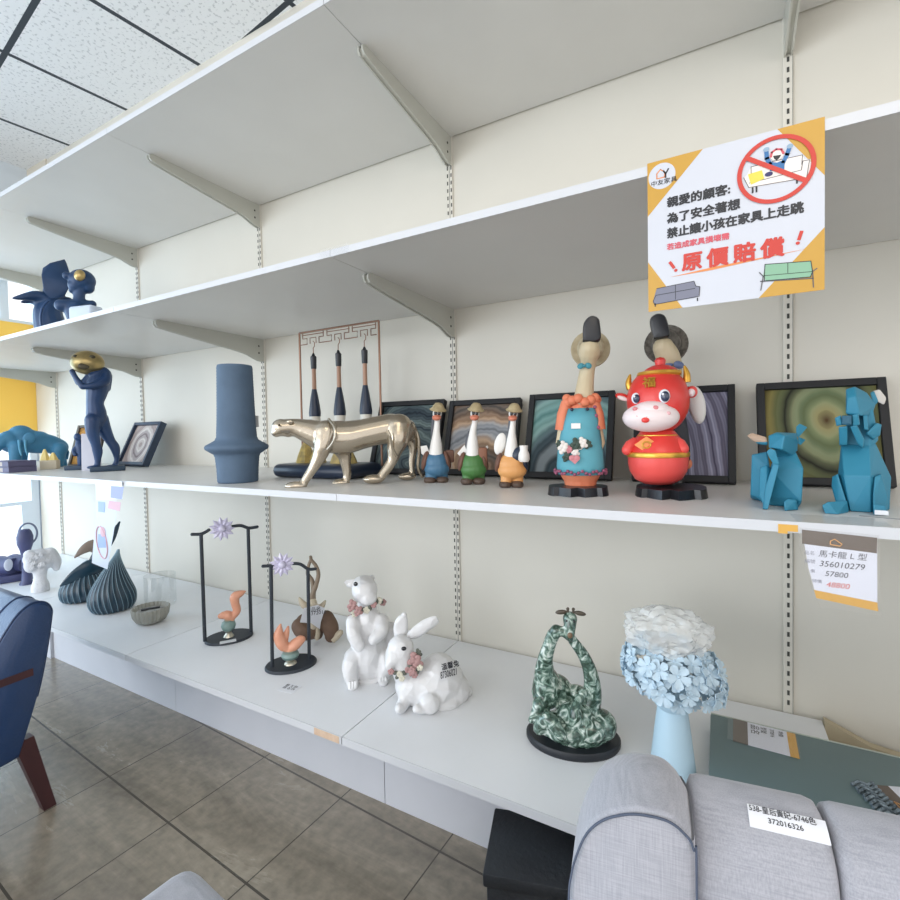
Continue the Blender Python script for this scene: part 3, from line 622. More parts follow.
b = B(); ell(b, d(188, 402, -.0785), (q(24), .003, q(17)), seg=14); obj('tongue', t, b, M_red)
b = B(); tube(b, [d(x, y, -.0790+abs(x-200)*.00006) for x, y in spline([(130, 375), (165, 385), (205, 382), (255, 380)], 5)], q(3), 6); obj('mouth_line', t, b, M_pink)
for s, pts in ((-1, ((92, 205), (80, 165), (90, 118))), (1, ((440, 180), (440, 130), (428, 85)))):
    b = B(); P = spline([d(*p) for p in pts], 5); tube(b, P, [q(24)*(1-.7*(i/(len(P)-1))**2) for i in range(len(P))], 12); ell(b, P[-1], q(8), seg=8); obj('horn', t, b, M_gold)
b = B(); ell(b, d(42, 252, .005), (q(50), .009, q(24)), (0, .35, 0)); e = obj('ear', t, b, M_red); b = B(); ell(b, d(44, 262, -.003), (q(38), .006, q(15)), (0, .4, 0)); obj('inner_ear', e, b, M_muz)
b = B(); ell(b, d(470, 240, .0), (q(34), .012, q(38))); e = obj('ear', t, b, M_redl); b = B(); ell(b, d(468, 244, -.008), (q(22), .008, q(26))); obj('inner_ear', e, b, M_muz)
b = B(); p = d(272, 112); lathe(b, [(q(124), p.z-q(26)), (q(134), p.z-q(14)), (q(130), p.z+q(2)), (q(108), p.z+q(8))], 32, (p.x, -.002, 0)); obj('hat_ring', t, b, M_gold)
b = B(); lathe(b, [(q(110), p.z), (q(92), p.z+q(22)), (q(55), p.z+q(42)), (q(30), p.z+q(48)), (q(32), p.z+q(62)), (q(34), p.z+q(78)), (q(24), p.z+q(92)), (q(2), p.z+q(98))], 28, (p.x+q(8), 0, 0)); obj('hat_crown', t, b, M_red)
pp = on_head(218, 178); text('fortune_character', t, '福', q(78), (pp.x-q(42), pp.y-.0085, pp.z-q(30)), M_gold, bold=.0004, ext=.0012, rot=(math.pi/2-.5, 0, 0))
for s, x, y in ((-1, 70, 575), (1, 420, 570)):
    b = B(); tube(b, [d(x-s*55, y-42, -.01), d(x-s*20, y-16, -.018), d(x, y+14, -.024)], [q(30), q(36), q(34)], 12); ell(b, d(x, y+14, -.024), q(34), seg=14); obj('arm', t, b, M_redl)
p = d(198, 552); r1 = q(150)
b = B(); hull(b, [V3((p.x+dx*q(72), -.0475+abs(dx)*.004+w+.004*(dz < 0)*0, p.z+dz*q(52))) for dx, dz in ((-1, 0), (1, 0), (0, 1), (0, -1)) for w in (0, .006)]); e = obj('gold_diamond', t, b, mat('gold_orange', '#e08a4a', .4, .2))
b = B(); tube(b, [V3((p.x+q(24)*math.cos(a*math.pi/8), -.0485, p.z+q(20)*math.sin(a*math.pi/8))) for a in range(16)], q(5), 6, closed=True); obj('coin_mark', e, b, M_gold)
b = B(); tube(b, [V3((d(258, 0).x+q(122)*math.cos(a), q(122)*math.sin(a), d(0, 498).z)) for a in [math.pi*(1.12+k*.76/12) for k in range(13)]], q(5), 6); obj('collar_cord', t, b, M_gold)
# ---- faceted blue rabbits
M_rab = mat('cerulean_matt_resin', '#2b809c', .55, var='#287a96', vs=5); M_rabear = mat('tan_inner_ear', '#b59a84', .6)
t = put('rabbit_small', 'rabbit_figurine', 'seated faceted blue rabbit resting its chin on one hand', 'figurine', 'faceted blue rabbits')
d = PixelOutline('rabbit_small', 745, 420, 9.4737)
def H(name, d, pts, m=None, par=None):
    """faceted block: outline points, each given as x, y and the near and far depth"""
    b = B(); P = []
    for x, y, n, f in pts: P += [d(x, y, n), d(x, y, f)]
    for p in P:
        if p.z < .012: p.z = .0004
    hull(b, P); o = obj(name, par or t, b, m or M_rab, False); k = o.modifiers.new('rounding', 'BEVEL'); k.width = .0022; k.segments = 2; k.angle_limit = .3; return o
H('torso', d, [(300, 300, -.005, .05), (470, 290, -.0, .05), (545, 450, -.02, .055), (530, 760, -.02, .06), (500, 805, -.01, .06), (240, 805, -.0, .06), (150, 720, .0, .05), (230, 470, -.012, .05)])
H('back', d, [(60, 330, .03, .06), (210, 300, .03, .07), (240, 480, .02, .08), (240, 745, .02, .08), (45, 720, .035, .075), (90, 430, .03, .07)])
H('neck', d, [(290, 250, -.03, .03), (440, 290, -.012, .035), (470, 340, -.005, .04), (260, 350, -.012, .03)])
H('head', d, [(222, 150, -.035, .03), (300, 118, -.04, .035), (480, 128, -.01, .04), (495, 200, -.005, .04), (490, 290, -.0, .035), (440, 330, -.015, .03), (350, 278, -.06, .02), (225, 262, -.045, .02), (375, 150, -.058, .0)])
H('ear', d, [(10, 148, .01, .014), (60, 120, .012, .02), (205, 165, -.0, .02), (215, 215, -.004, .012), (90, 210, .006, .012)], M_rabear)
H('ear_back', d, [(90, 212, .004, .012), (215, 205, -.004, .012), (215, 240, -.002, .012), (130, 232, .008, .014)])
H('ear', d, [(480, 70, .02, .026), (510, 40, .022, .03), (550, 70, .022, .03), (580, 75, .022, .028), (500, 170, .01, .03), (480, 150, .01, .03)])
H('ear_base', d, [(500, 160, .0, .03), (565, 190, .01, .02), (520, 240, .0, .03), (490, 220, .0, .03)])
H('upper_arm', d, [(140, 450, -.03, .0), (205, 425, -.034, .0), (245, 470, -.03, .0), (200, 640, -.045, -.005), (190, 820, -.05, -.01), (130, 720, -.042, -.0)])
H('forearm', d, [(190, 640, -.05, -.015), (270, 400, -.05, -.02), (325, 425, -.052, -.02), (270, 640, -.05, -.015), (215, 810, -.052, -.015), (165, 790, -.05, -.012)])
H('hand', d, [(205, 300, -.055, -.025), (240, 268, -.055, -.02), (290, 290, -.055, -.02), (325, 420, -.052, -.02), (270, 420, -.052, -.02), (225, 350, -.055, -.025)])
H('foot', d, [(365, 770, -.05, -.0), (400, 738, -.045, .0), (480, 745, -.04, .0), (500, 830, -.035, .0), (375, 832, -.055, .0)])
t = put('rabbit_tall', 'rabbit_figurine', 'tall faceted blue rabbit raising a camera to its face', 'figurine', 'faceted blue rabbits')
d = PixelOutline('rabbit_tall', 815, 380, 6.6667)
H('torso', d, [(172, 425, -.016, .03), (360, 425, -.016, .035), (400, 420, .0, .035), (440, 540, .0, .05), (500, 640, .01, .055), (490, 850, .0, .055), (370, 865, -.045, .04), (235, 840, -.048, .04), (150, 640, -.03, .04), (370, 640, -.05, .04), (190, 640, -.05, .04)])
H('chest', d, [(170, 440, -.015, .025), (360, 470, -.018, .03), (420, 400, .0, .03), (385, 200, -.012, .025), (235, 205, -.02, .02), (215, 420, -.012, .02)])
H('head', d, [(205, 60, -.03, .0), (265, 45, -.03, .01), (205, 225, -.045, -.01), (300, 240, -.045, .0), (275, 110, -.048, .0), (215, 120, -.048, .0), (345, 90, -.005, .03), (400, 170, -.0, .03), (380, 240, -.005, .025), (270, 260, -.02, .02)])
H('ear', d, [(375, 85, .015, .02), (425, 70, .015, .022), (470, 130, .018, .024), (455, 175, .018, .022), (410, 150, .015, .02)], mat('pale_ear', '#cbc6bf', .6))
H('ear_base', d, [(365, 90, .01, .022), (390, 80, .012, .022), (420, 150, .012, .02), (390, 180, .01, .02)])
H('camera', d, [(175, 235, -.07, -.03), (245, 235, -.072, -.03), (245, 300, -.07, -.03), (175, 300, -.068, -.03)], mat('deep_blue_facet', '#22586f', .5))
H('hand', d, [(128, 250, -.062, -.03), (170, 232, -.064, -.03), (185, 300, -.062, -.03), (140, 305, -.06, -.03)])
H('forearm', d, [(155, 310, -.058, -.03), (218, 305, -.06, -.03), (215, 435, -.045, -.012), (160, 438, -.042, -.012)])
H('hand', d, [(245, 235, -.066, -.035), (290, 225, -.066, -.03), (300, 300, -.06, -.03), (250, 310, -.062, -.03)])
H('forearm', d, [(232, 310, -.06, -.035), (280, 300, -.06, -.03), (330, 400, -.045, -.015), (320, 455, -.04, -.01), (285, 430, -.045, -.012)])
H('hand', d, [(318, 240, -.04, -.01), (350, 235, -.036, -.005), (355, 340, -.036, -.0), (325, 330, -.04, -.005)])
H('upper_arm', d, [(335, 360, -.034, .01), (405, 288, -.02, .015), (440, 300, -.015, .015), (430, 370, -.012, .015), (390, 400, -.015, .02)])
H('thigh', d, [(110, 650, -.04, .02), (150, 630, -.046, .02), (230, 840, -.056, .02), (150, 840, -.05, .02), (105, 720, -.04, .02)])
H('thigh', d, [(395, 640, -.045, .03), (440, 620, -.038, .03), (480, 760, -.03, .03), (470, 860, -.035, .03), (385, 850, -.06, .03), (385, 760, -.055, .03)])
H('foot', d, [(40, 850, -.09, -.03), (80, 825, -.085, -.02), (215, 810, -.06, .0), (220, 868, -.06, .0), (60, 875, -.09, -.02), (150, 872, -.09, -.01)])
H('foot', d, [(385, 815, -.068, -.02), (470, 825, -.06, -.02), (478, 874, -.06, -.02), (390, 870, -.072, -.02)])
b = B(); p0, p1 = d(388, 868), d(470, 818); bx(b, p0.x, p1.x, -.0735, -.072, max(.002, p0.z), p1.z); o = obj('price_sticker', t, b, mat('white_sticker2', '#dcdfe4', .6), False)
# ---- athlete holding a golden ball
M_patina = mat('deep_blue_bronze', '#21416c', .42, .1, var='#1a345a', vs=10, coat=.1); M_goldm = mat('worn_gold', '#cdb279', .3, .75, var='#8a7c55', vs=14)
t = put('statue', 'athlete_statue', 'dark blue nude athlete statue raising a golden ball on its shoulders', 'statue')
d = PixelOutline('statue', 50, 345, 6.92); c = d.c
organic('body', t, M_patina, [
 ('c', [c(312, 545, 56), c(322, 480, 66), c(312, 405, 56), c(322, 345, 66), c(332, 290, 74), c(338, 245, 68), c(335, 205, 50)], 4),
 ('e', d(300, 185, -.005), (d.r(46), d.r(46), d.r(46))),
 ('c', [c(296, 520, 52, -.02), c(296, 600, 44, -.02), c(316, 680, 32, -.02), c(330, 735, 33, -.015), c(330, 800, 20, -.015), c(325, 838, 20, -.015)], 4),
 ('c', [c(348, 510, 54, .02), c(378, 590, 46, .02), c(418, 665, 34, .02), c(450, 715, 34, .02), c(462, 790, 18, .02), c(450, 838, 20, .02)], 4),
 ('e', d(300, 842, -.02), (d.r(42), d.r(26), d.r(14))), ('e', d(425, 842, .015), (d.r(44), d.r(26), d.r(14))),
 ('c', [c(385, 200, 34, .0), c(380, 250, 34, -.03), c(300, 285, 26, -.045), c(230, 295, 22, -.045)], 4),
 ('c', [c(230, 295, 22, -.045), c(190, 245, 18, -.04), c(158, 195, 16, -.035)], 3),
 ('c', [c(290, 215, 34, .03), c(220, 280, 24, .03), c(180, 230, 18, .02), c(165, 190, 15, .01)], 3),
 ('c', [c(370, 190, 40), c(395, 215, 34, .01), c(385, 300, 34, .02)], 3)], .003, 4)
b = B(); p = d(262, 132, .0); ell(b, p, (.057, .052, .048), seg=28); gb = obj('golden_ball', t, b, M_goldm)
for x, y, r in ((185, 100, 14), (295, 100, 20), (240, 165, 34)):
    b = B(); pc = d(x, y); nx, nz = (pc.x-p.x)/.057, (pc.z-p.z)/.048; ell(b, (pc.x, p.y-.052*math.sqrt(max(.05, 1-nx*nx-nz*nz)), pc.z), (d.r(r), .004, d.r(r*.7)), seg=12); obj('dark_hollow', gb, b, mat('dark_hollow', '#4d4738', .5, .4))
b = B(); p = d(390, 868); box(b, (p.x+.005, 0, .0105), (d.r(255)*.86, .085, .021), bev=.004); obj('plinth', t, b, mat('blue_black_plinth', '#2b4054', .5))
# ---- pictures at the far left
M_p1 = agate('agate_grey_rose', ['#c6bcb8', '#a99b98', '#d9d4d0', '#8f8284'], .0, .10, 11, 9, 1.4, .2)
M_p2 = agate('ochre_print', ['#c79a52', '#a98043', '#d8b878', '#8a6a3c'], .02, .09, 9, 9, 1.5, .4)
frame('small framed grey and rose print leaning right of the athlete statue', (-2.52, -.155, ZM+.006), -.03, .235, .215, .42, M_p1, .014, .03, mat('navy_frame', '#27374d', .45), 'small framed prints at the window end')
frame('small framed ochre print leaning behind the athlete statue and white card', (-2.71, -.27, ZM+.004), .30, .15, .20, .30, M_p2, .012, .02, mat('bronze_frame', '#5a5348', .5), 'small framed prints at the window end')
b = B(); bx(b, -.034, .034, -.006, .006, 0, .155, .001); o = obj('white_card', None, b, mat('grey_white_card', '#c9cad6', .5), False); o.location = (-2.46, -.345, ZM); o.rotation_euler = (-.05, 0, .75)
tag(o, 'upright white card standing behind the legs of the athlete statue', 'card')
t = thing('dark_figurine', 'small dark figurine on a plinth, mostly hidden behind the white card', 'figurine', (-2.585, -.33, ZM), .9)
organic('body', t, M_patina, [('c', [(0, 0, .02, .012), (.004, 0, .06, .016), (0, 0, .10, .018), (-.004, 0, .128, .010)], 3), ('e', (-.006, -.004, .142), (.014, .013, .017)), ('c', [(-.004, 0, .105, .01), (-.02, -.01, .085, .008), (-.014, -.016, .065, .007)], 3)], .0025, 3)
b = B(); box(b, (.0, 0, .009), (.10, .07, .018), bev=.003); obj('plinth', t, b, mat('navy_plinth', '#2c4157', .5))
# ---- teal mammoth
M_mam = mat('teal_resin', '#3f7fa2', .55, var='#377596', vs=7)
t = put('mammoth', 'mammoth_figurine', 'teal mammoth figurine with lowered head standing behind the books', 'figurine')
d = PixelOutline('mammoth', 0, 400, 11.25); c = d.c
organic('body', t, M_mam, [
 ('c', [c(140, 480, 120), c(260, 450, 150), c(420, 480, 140), (c(560, 500, 120)), c(660, 540, 110)], 4),
 ('e', d(240, 380, -.01), (d.r(125), d.r(120), d.r(110))), ('e', d(120, 430, -.02), (d.r(110), d.r(110), d.r(100))), ('e', d(430, 420), (d.r(110), d.r(130), d.r(80))),
 ('c', [c(60, 450, 85, -.03), c(-20, 520, 60, -.04), c(-60, 620, 48, -.04), c(-40, 720, 36, -.04)], 4),
 ('c', [c(680, 560, 85, -.04), c(670, 660, 60, -.04), c(660, 745, 55, -.04)], 3), ('c', [c(690, 560, 80, .05), c(700, 660, 55, .05), c(715, 745, 50, .05)], 3),
 ('c', [c(190, 520, 80, -.05), c(180, 640, 62, -.05), c(170, 745, 55, -.05)], 3), ('c', [c(250, 520, 80, .05), c(250, 640, 60, .05), c(250, 745, 55, .05)], 3)], .005, 4)
for x in (220, 285):
    b = B(); P = spline([d(x, 450, -.08), d(x+5, 540, -.10), d(x+25, 620, -.105)], 5); tube(b, P, [d.r(16)*(1-.6*i/(len(P)-1)) for i in range(len(P))], 8); obj('tusk', t, b, mat('pale_teal', '#5c9dbd', .5))
b = B(); ell(b, d(330, 430, -.075), (d.r(60), .006, d.r(75)), (0, .3, 0)); obj('ear', t, b, M_mam)
b = B(); tube(b, [d(740, 520), d(775, 600), d(760, 680)], d.r(14), 8); obj('tail', t, b, M_mam)
# ---- books and gilded ornament in front of the mammoth
M_page = mat('book_pages', '#c3bbb6', .8, var='#aaa29d', vs=200, stretch=(.01, .01, 1)); M_cover = mat('plum_book_cover', '#5f5c78', .6)
for k, (z, w, lab) in enumerate(((0, .17, 'lower grey purple book lying under another before the mammoth'), (.024, .166, 'upper grey purple book lying on another before the mammoth'))):
    t = thing('book', lab, 'book', (-2.775, -.500, ZM+z), .10, 'books before the mammoth')
    b = B(); bx(b, -w/2, w/2-.03, -.045, .045, .003, .0205); obj('pages', t, b, M_page, False)
    b = B(); bx(b, -w/2-.003, w/2, -.048, .048, 0, .003); bx(b, -w/2-.003, w/2, -.048, .048, .0205, .0235); bx(b, w/2-.045, w/2, -.048, .048, .002, .022); obj('cover', t, b, M_cover, False)
t = thing('gilded_box', 'little cream box with gold rocks on top, under the mammoth belly', 'box', (-2.79, -.36, ZM), .9)
b = B(); box(b, (0, 0, .02), (.06, .05, .04), bev=.002); obj('box', t, b, mat('cream_card', '#d8cdb6', .6), False)
for x, h in ((-.018, .05), (.012, .034)):
    b = B(); lathe(b, [(.02, .0405), (.014, .0405+h*.4), (.004, .0405+h)], 6, (x, 0, 0)); obj('gold_rock', t, b, mat('gold_rock', '#e8d38a', .5), ang=20)
# ================================================================== UPPER SHELF
t = put('hood', 'hooded_figure', 'dark blue hooded figure stretching one arm out, on the upper shelf', 'statue')
d = PixelOutline('hood', 0, 250, 6); c = d.c
M_hood = mat('dark_blue_bronze', '#22426a', .42, .1, var='#1b375a', vs=9)
organic('robe', t, M_hood, [
 ('c', [c(305, 490, 84), c(300, 450, 88), c(290, 380, 80), c(310, 310, 62)], 4),
 ('c', [c(320, 290, 60), c(325, 250, 60)], 2), ('e', d(300, 330), (d.r(90), d.r(60), d.r(50))),
 ('c', [c(280, 300, 45, -.01), c(220, 290, 36, -.02), c(170, 298, 26, -.03), c(120, 312, 16, -.035), c(92, 318, 9, -.035)], 4),
 ('c', [c(270, 330, 40, .0), c(200, 322, 20, .0), c(140, 335, 10, .0)], 4), ('c', [c(360, 320, 45), c(410, 290, 22, -.01), c(432, 296, 14, -.01)], 4)], .004, 3)
H2 = []
for x, y, n in ((258, 118, .03), (300, 82, .03), (388, 44, .0), (402, 70, .01), (425, 140, .045), (415, 215, .055), (385, 275, .04), (300, 300, .045), (262, 255, .05), (250, 160, .05)): H2 += [d(x, y, -n), d(x, y, n)]
b = B(); hull(b, H2); o = obj('hood', t, b, M_hood, ang=50); m_ = o.modifiers.new('b', 'BEVEL'); m_.width = .004; m_.segments = 2
b = B(); tube(b, [d(230+40*math.sin(k*.45), 455-22*k*.5, -.06) if 0 else d(x, y, -.068) for x, y in spline([(250, 470), (245, 410), (258, 350), (290, 310)], 6)], d.r(7), 8); obj('robe_seam', t, b, M_patina)
b = B(); lathe(b, [(.075, 0), (.075, .012), (.06, .016)], 28); obj('plinth', t, b, M_patina)
t = put('bust', 'woman_bust', 'dark blue bust of a woman with a gold patch on her hair, upper shelf', 'bust')
d = PixelOutline('bust', 0, 250, 6); c = d.c
organic('bust', t, M_hood, [
 ('e', d(495, 178), (d.r(76), d.r(68), d.r(70))), ('e', d(460, 215, -.0), (d.r(50), d.r(44), d.r(50))), ('e', d(525, 215), (d.r(42), d.r(50), d.r(46))),
 ('e', d(400, 165), (d.r(24), d.r(24), d.r(26))), ('e', d(428, 250), (d.r(16), d.r(20), d.r(16))), ('e', d(418, 212), (d.r(12), d.r(10), d.r(12))),
 ('c', [c(475, 230, 38), c(475, 290, 33), c(470, 330, 40)], 4), ('c', [c(370, 345, 40), c(470, 340, 44), c(555, 316, 26)], 4), ('c', [c(460, 370, 70), c(465, 430, 55)], 3)], .004, 3)
b = B(); ell(b, d(478, 152, -.040), (d.r(30), .016, d.r(38)), (0, .3, 0)); obj('gold_patch', t, b, M_goldm)
b = B(); lathe(b, [(.06, 0), (.06, .012), (.04, .02)], 28); obj('plinth', t, b, M_patina)
b = B(); box(b, (.01, 0, .024), (.10, .05, .048), bev=.010, seg=3); o = obj('white_box', None, b, mat('pale_blue_box', '#c3d0e2', .5)); o.location = SPOT['whitebox'][0]; o.rotation_euler = (0, 0, .25)
tag(o, 'small pale box with rounded corners in front of the dark blue bust', 'box')
# ================================================================== PLATFORM
M_iron = mat('black_iron', '#252b33', .55, var='#2b323b', vs=30); M_lil = mat('lilac_crystal', '#d0cbe2', .25, coat=.3); M_sq = mat('apricot_porcelain', '#e2a588', .4, var='#d8977a', vs=30); M_jade = mat('grey_green_stone', '#7c9590', .3); M_silver = mat('silver_foot', '#c9c4b4', .3, .8)
def bird_stand(key, label, crop, base, posts, bar, fl, ped):
    t = put(key, 'flower_arch_stand', label, 'stand', 'black arch stands')
    d = PixelOutline(key, *crop); q = d.r
    (cx, cy, rx) = base; p = d(cx, cy); ry = rx*.62
    b = B(); v = lathe(b, [(q(rx)*.93, .0), (q(rx)*.93, .005), (q(rx)*.90, .008)], 40, (p.x, 0, 0), sy=.78); obj('base', t, b, M_iron)
    (a0, a1), (b0, b1) = posts
    for (x0, y0), (x1, y1), yy in ((a0, a1, -.004), (b0, b1, .004)):
        b = B(); tube(b, [d(x0, y0, yy), (d(x1, y1).x, yy, .006)], q(8.2), 10); obj('post', t, b, M_iron)
    for seg in bar:
        b = B(); P = spline([d(x, y) for x, y in seg], 5); tube(b, P, q(7.4), 10); ell(b, P[0], q(7.4), seg=8); ell(b, P[-1], q(7.4), seg=8); obj('branch_bar', t, b, M_iron)
    fx, fy, fr = fl
    f = obj('flower_centre', t, (lambda bb: (ell(bb, d(fx, fy, -.006), q(fr*.3)), bb)[1])(B()), M_lil)
    for k in range(11):
        a = 2*math.pi*k/11; b = B(); r = q(fr); cc = d(fx, fy, -.003); w = r*.13
        di = V3((math.cos(a), 0, math.sin(a))); no = V3((-math.sin(a), 0, math.cos(a)))
        hull(b, [cc+di*r*.2+no*w*.6, cc+di*r*.2-no*w*.6, cc+di*r*.65+no*w*1.5, cc+di*r*.65-no*w*1.5, cc+di*r*1.02, cc+di*r*.6+V3((0, -.005, 0)), cc+di*r*.6+V3((0, .004, 0))]); obj('petal', t, b, M_lil, False)
    px, py0, py1, pr = ped; pp = d(px, py0)
    b = B(); z0 = .0085; h = d(0, py1).z-d(0, py0).z
    lathe(b, [(q(pr*.7), z0), (q(pr*.66), z0+.003), (q(pr*.36), z0+h*.22), (q(pr*.40), z0+h*.3)], 20, (pp.x, -.006, 0)); obj('silver_foot', t, b, M_silver)
    b = B(); lathe(b, [(q(pr*.40), z0+h*.3), (q(pr*.85), z0+h*.45), (q(pr), z0+h*.65), (q(pr*.85), z0+h*.85), (q(pr*.5), z0+h*.95)], 24, (pp.x, -.006, 0)); obj('stone_urn', t, b, M_jade)
    b = B(); lathe(b, [(q(pr*.5), z0+h*.95), (q(pr*.55), z0+h*.99), (q(pr*.3), z0+h*1.06)], 20, (pp.x, -.006, 0)); obj('silver_cap', t, b, M_silver)
    return t, d, V3((pp.x, -.006, z0+h))
t, d, p = bird_stand('stand1', 'taller black arch stand with lilac flower, left of the pair', (180, 500, 4.5), (222, 618, 112), (((98, 145), (115, 625)), ((308, 142), (322, 605))), (((60, 142), (100, 144), (132, 130)), ((236, 124), (275, 124), (310, 138), (350, 137))), (190, 130, 56), (220, 616, 540, 33)); c = d.c; q = d.r
organic('squirrel', t, M_sq, [('c', [c(232, 535, 16, -.006), c(215, 518, 22, -.006), c(195, 515, 17, -.006)], 3), ('e', d(186, 516, -.006), (q(16), q(12), q(13))), ('c', [c(232, 528, 18, -.004), c(256, 505, 18, -.004), c(248, 468, 19, -.004), c(248, 440, 22, -.004), c(278, 428, 14, -.004), c(292, 424, 6, -.004)], 5)], .0018, 2)
b = B(); bx(b, d(160, 0).x, d(232, 0).x, -.062, -.04, .0085, .009); obj('price_slip', t, b, mat('slip_paper', '#dfe2e4', .6), False)
t, d, p = bird_stand('stand2', 'shorter black arch stand with lilac flower, right of the pair', (180, 500, 4.5), (500, 740, 122), (((411, 290), (416, 725)), ((576, 322), (583, 745))), (((376, 288), (420, 290)), ((496, 289), (540, 296), (577, 322), (610, 325))), (460, 290, 56), (497, 735, 676, 40)); c = d.c; q = d.r
organic('squirrel', t, M_sq, [('c', [c(490, 672, 18, -.006), c(515, 655, 26, -.006), c(540, 638, 22, -.006)], 3), ('e', d(545, 636, -.008), (q(20), q(15), q(18))), ('c', [c(490, 668, 18, -.004), c(462, 645, 26, -.004), c(445, 605, 24, -.004), c(447, 575, 15, -.004), c(452, 556, 6, -.004)], 5), ('c', [c(470, 640, 14, .004), c(478, 600, 14, .004), c(486, 570, 6, .004)], 3)], .0018, 2)
M_tagp = mat('price_tag_paper', '#e7e9ee', .6); M_ink = mat('ink', '#2a2b33', .6)
t = thing('price_slip', 'small printed price slip lying before the shorter arch stand', 'price tag', (-1.172, -.470, ZP), .12)
b = B(); bx(b, -.026, .026, -.020, .020, .0002, .0008); obj('paper', t, b, M_tagp, False)
for x, l in ((-.019, '\u7de8\u865f'), (-.004, '3720'), (.009, '\u54c1\u540d')): text('print', t, l, .012, (x, .016, .0009), M_ink, rot=(0, 0, -math.pi/2))
# ---- seated deer
M_deer = mat('brown_carved_resin', '#6f5848', .7, var='#5d483a', vs=22); M_bone = mat('bone_resin', '#c2b6a0', .6); M_antl = mat('antler_resin', '#8a7a68', .6)
t = put('deer', 'deer_figurine', 'brown resting deer figurine with joined antlers behind the black stand', 'figurine')
d = PixelOutline('deer', 270, 530, 6.923); c = d.c; q = d.r
organic('body', t, M_deer, [('c', [c(205, 650, 55, -.0), c(240, 690, 60, -.01), c(300, 690, 60, -.0)], 4), ('c', [c(390, 620, 55, .0), c(420, 690, 58, -.01), c(425, 745, 46, -.02)], 4), ('c', [c(230, 620, 50, .02), c(390, 620, 50, .02)], 3), ('c', [c(320, 680, 50, .02), c(330, 720, 40, .02)], 2)], .003, 3)
organic('head', t, M_bone, [('c', [c(290, 600, 42, -.0), c(296, 540, 36, -.01), c(296, 500, 30, -.01)], 4), ('e', d(300, 640, -.02), (q(34), q(30), q(50))), ('c', [c(280, 540, 20, -.005), c(232, 505, 24, -.005), c(205, 460, 10, -.005)], 4), ('c', [c(315, 545, 20, -.005), c(355, 535, 22, -.005), c(382, 500, 9, -.005)], 4)], .0025, 3)
b = B(); P = spline([d(x, y, -.005) for x, y in ((288, 500), (296, 440), (318, 385), (335, 310), (318, 250), (285, 205), (280, 178))], 5); tube(b, P, [q(20)*(1-.55*i/(len(P)-1)) for i in range(len(P))], 10); obj('antler', t, b, M_antl)
b = B(); P = spline([d(x, y, .005) for x, y in ((300, 480), (300, 400), (290, 345), (262, 300), (266, 250), (284, 200), (281, 182))], 5); tube(b, P, [q(18)*(1-.5*i/(len(P)-1)) for i in range(len(P))], 10); obj('antler', t, b, M_antl)
b = B(); tube(b, [d(296, 375), d(290, 330)], q(9), 8); obj('antler_tine', t, b, M_antl)
b = B(); P = [d(430, 775, -.03), d(470, 745, -.03), d(492, 728, -.03), d(498, 718, -.03)]; tube(b, P, [q(26), q(26), q(20), q(12)], 12); obj('hoof', t, b, M_bone)
b = B(); ell(b, d(325, 715, -.018), (q(22), q(22), q(50))); obj('foreleg', t, b, M_bone)
pg = thing('hanging_tag', 'folded white paper tag hanging from the neck of the brown deer', 'price tag', d.base, d.rz)
b = B(); pts = [d(x, y, -.047) for x, y in ((235, 530), (330, 520), (382, 548), (352, 640), (345, 690), (285, 640), (208, 625))]
v = [b.verts.new(p) for p in pts]; b.faces.new(v); bmesh.ops.solidify(b, geom=b.faces[:], thickness=.0008); obj('paper', pg, b, M_tagp, False)
b = B(); tube(b, [d(x, y, w) for x, y, w in ((270, 530, -.046), (290, 505, -.04), (330, 515, -.04), (345, 535, -.046))], q(4), 6); obj('string', pg, b, M_bone)
for k, y in enumerate((560, 585)): text('print', pg, ('\u54c1\u540d', '372016')[k], .016, d(282, y, -.0485), M_ink)
# ---- white rabbits
q_ = N('white_glazed_resin'); q_.b.inputs['Base Color'].default_value = rgb('#dfdfe0'); q_.b.inputs['Roughness'].default_value = .28; q_.b.inputs['Coat Weight'].default_value = .3
tc = q_.n('ShaderNodeTexCoord'); vr = q_.n('ShaderNodeTexVoronoi'); vr.inputs['Scale'].default_value = 34; bp = q_.n('ShaderNodeBump'); bp.inputs['Strength'].default_value = .55; bp.inputs['Distance'].default_value = .012; q_.l(tc.outputs['Object'], vr.inputs['Vector']); q_.l(vr.outputs[0], bp.inputs['Height']); q_.l(bp.outputs[0], q_.b.inputs['Normal']); M_rw = q_.m
M_rw2 = mat('petal_dusty_pink', '#b08a88', .6); M_ivy = mat('grey_green_leaf', '#5d6157', .6); M_cream = mat('cream_petal', '#d8d4c2', .6)
def garland(t, pts, seed, q):
    rnd = random.Random(seed)
    for i, p in enumerate(pts):
        b = B(); kind = (0, 1, 2, 1)[i % 4]
        if kind == 1: ell(b, p, (q*.7, q*.5, q*.45), (rnd.random(), rnd.random()*3, 0), 8)
        else:
            for k in range(5):
                a = k*1.2566+rnd.random()*.3; ell(b, V3(p)+V3((q*.45*math.cos(a), -q*.2, q*.45*math.sin(a))), (q*.42, q*.25, q*.42), seg=8)
        obj(('collar_flower', 'collar_leaf', 'collar_flower')[kind], t, b, (M_rw2, M_ivy, M_cream)[kind])
t = put('rabbit_up', 'rabbit_ornament', 'white glazed rabbit sitting upright with a flower collar', 'ornament', 'white glazed rabbits')
d = PixelOutline('rabbit_up', 330, 560, 5.625); c = d.c; q = d.r
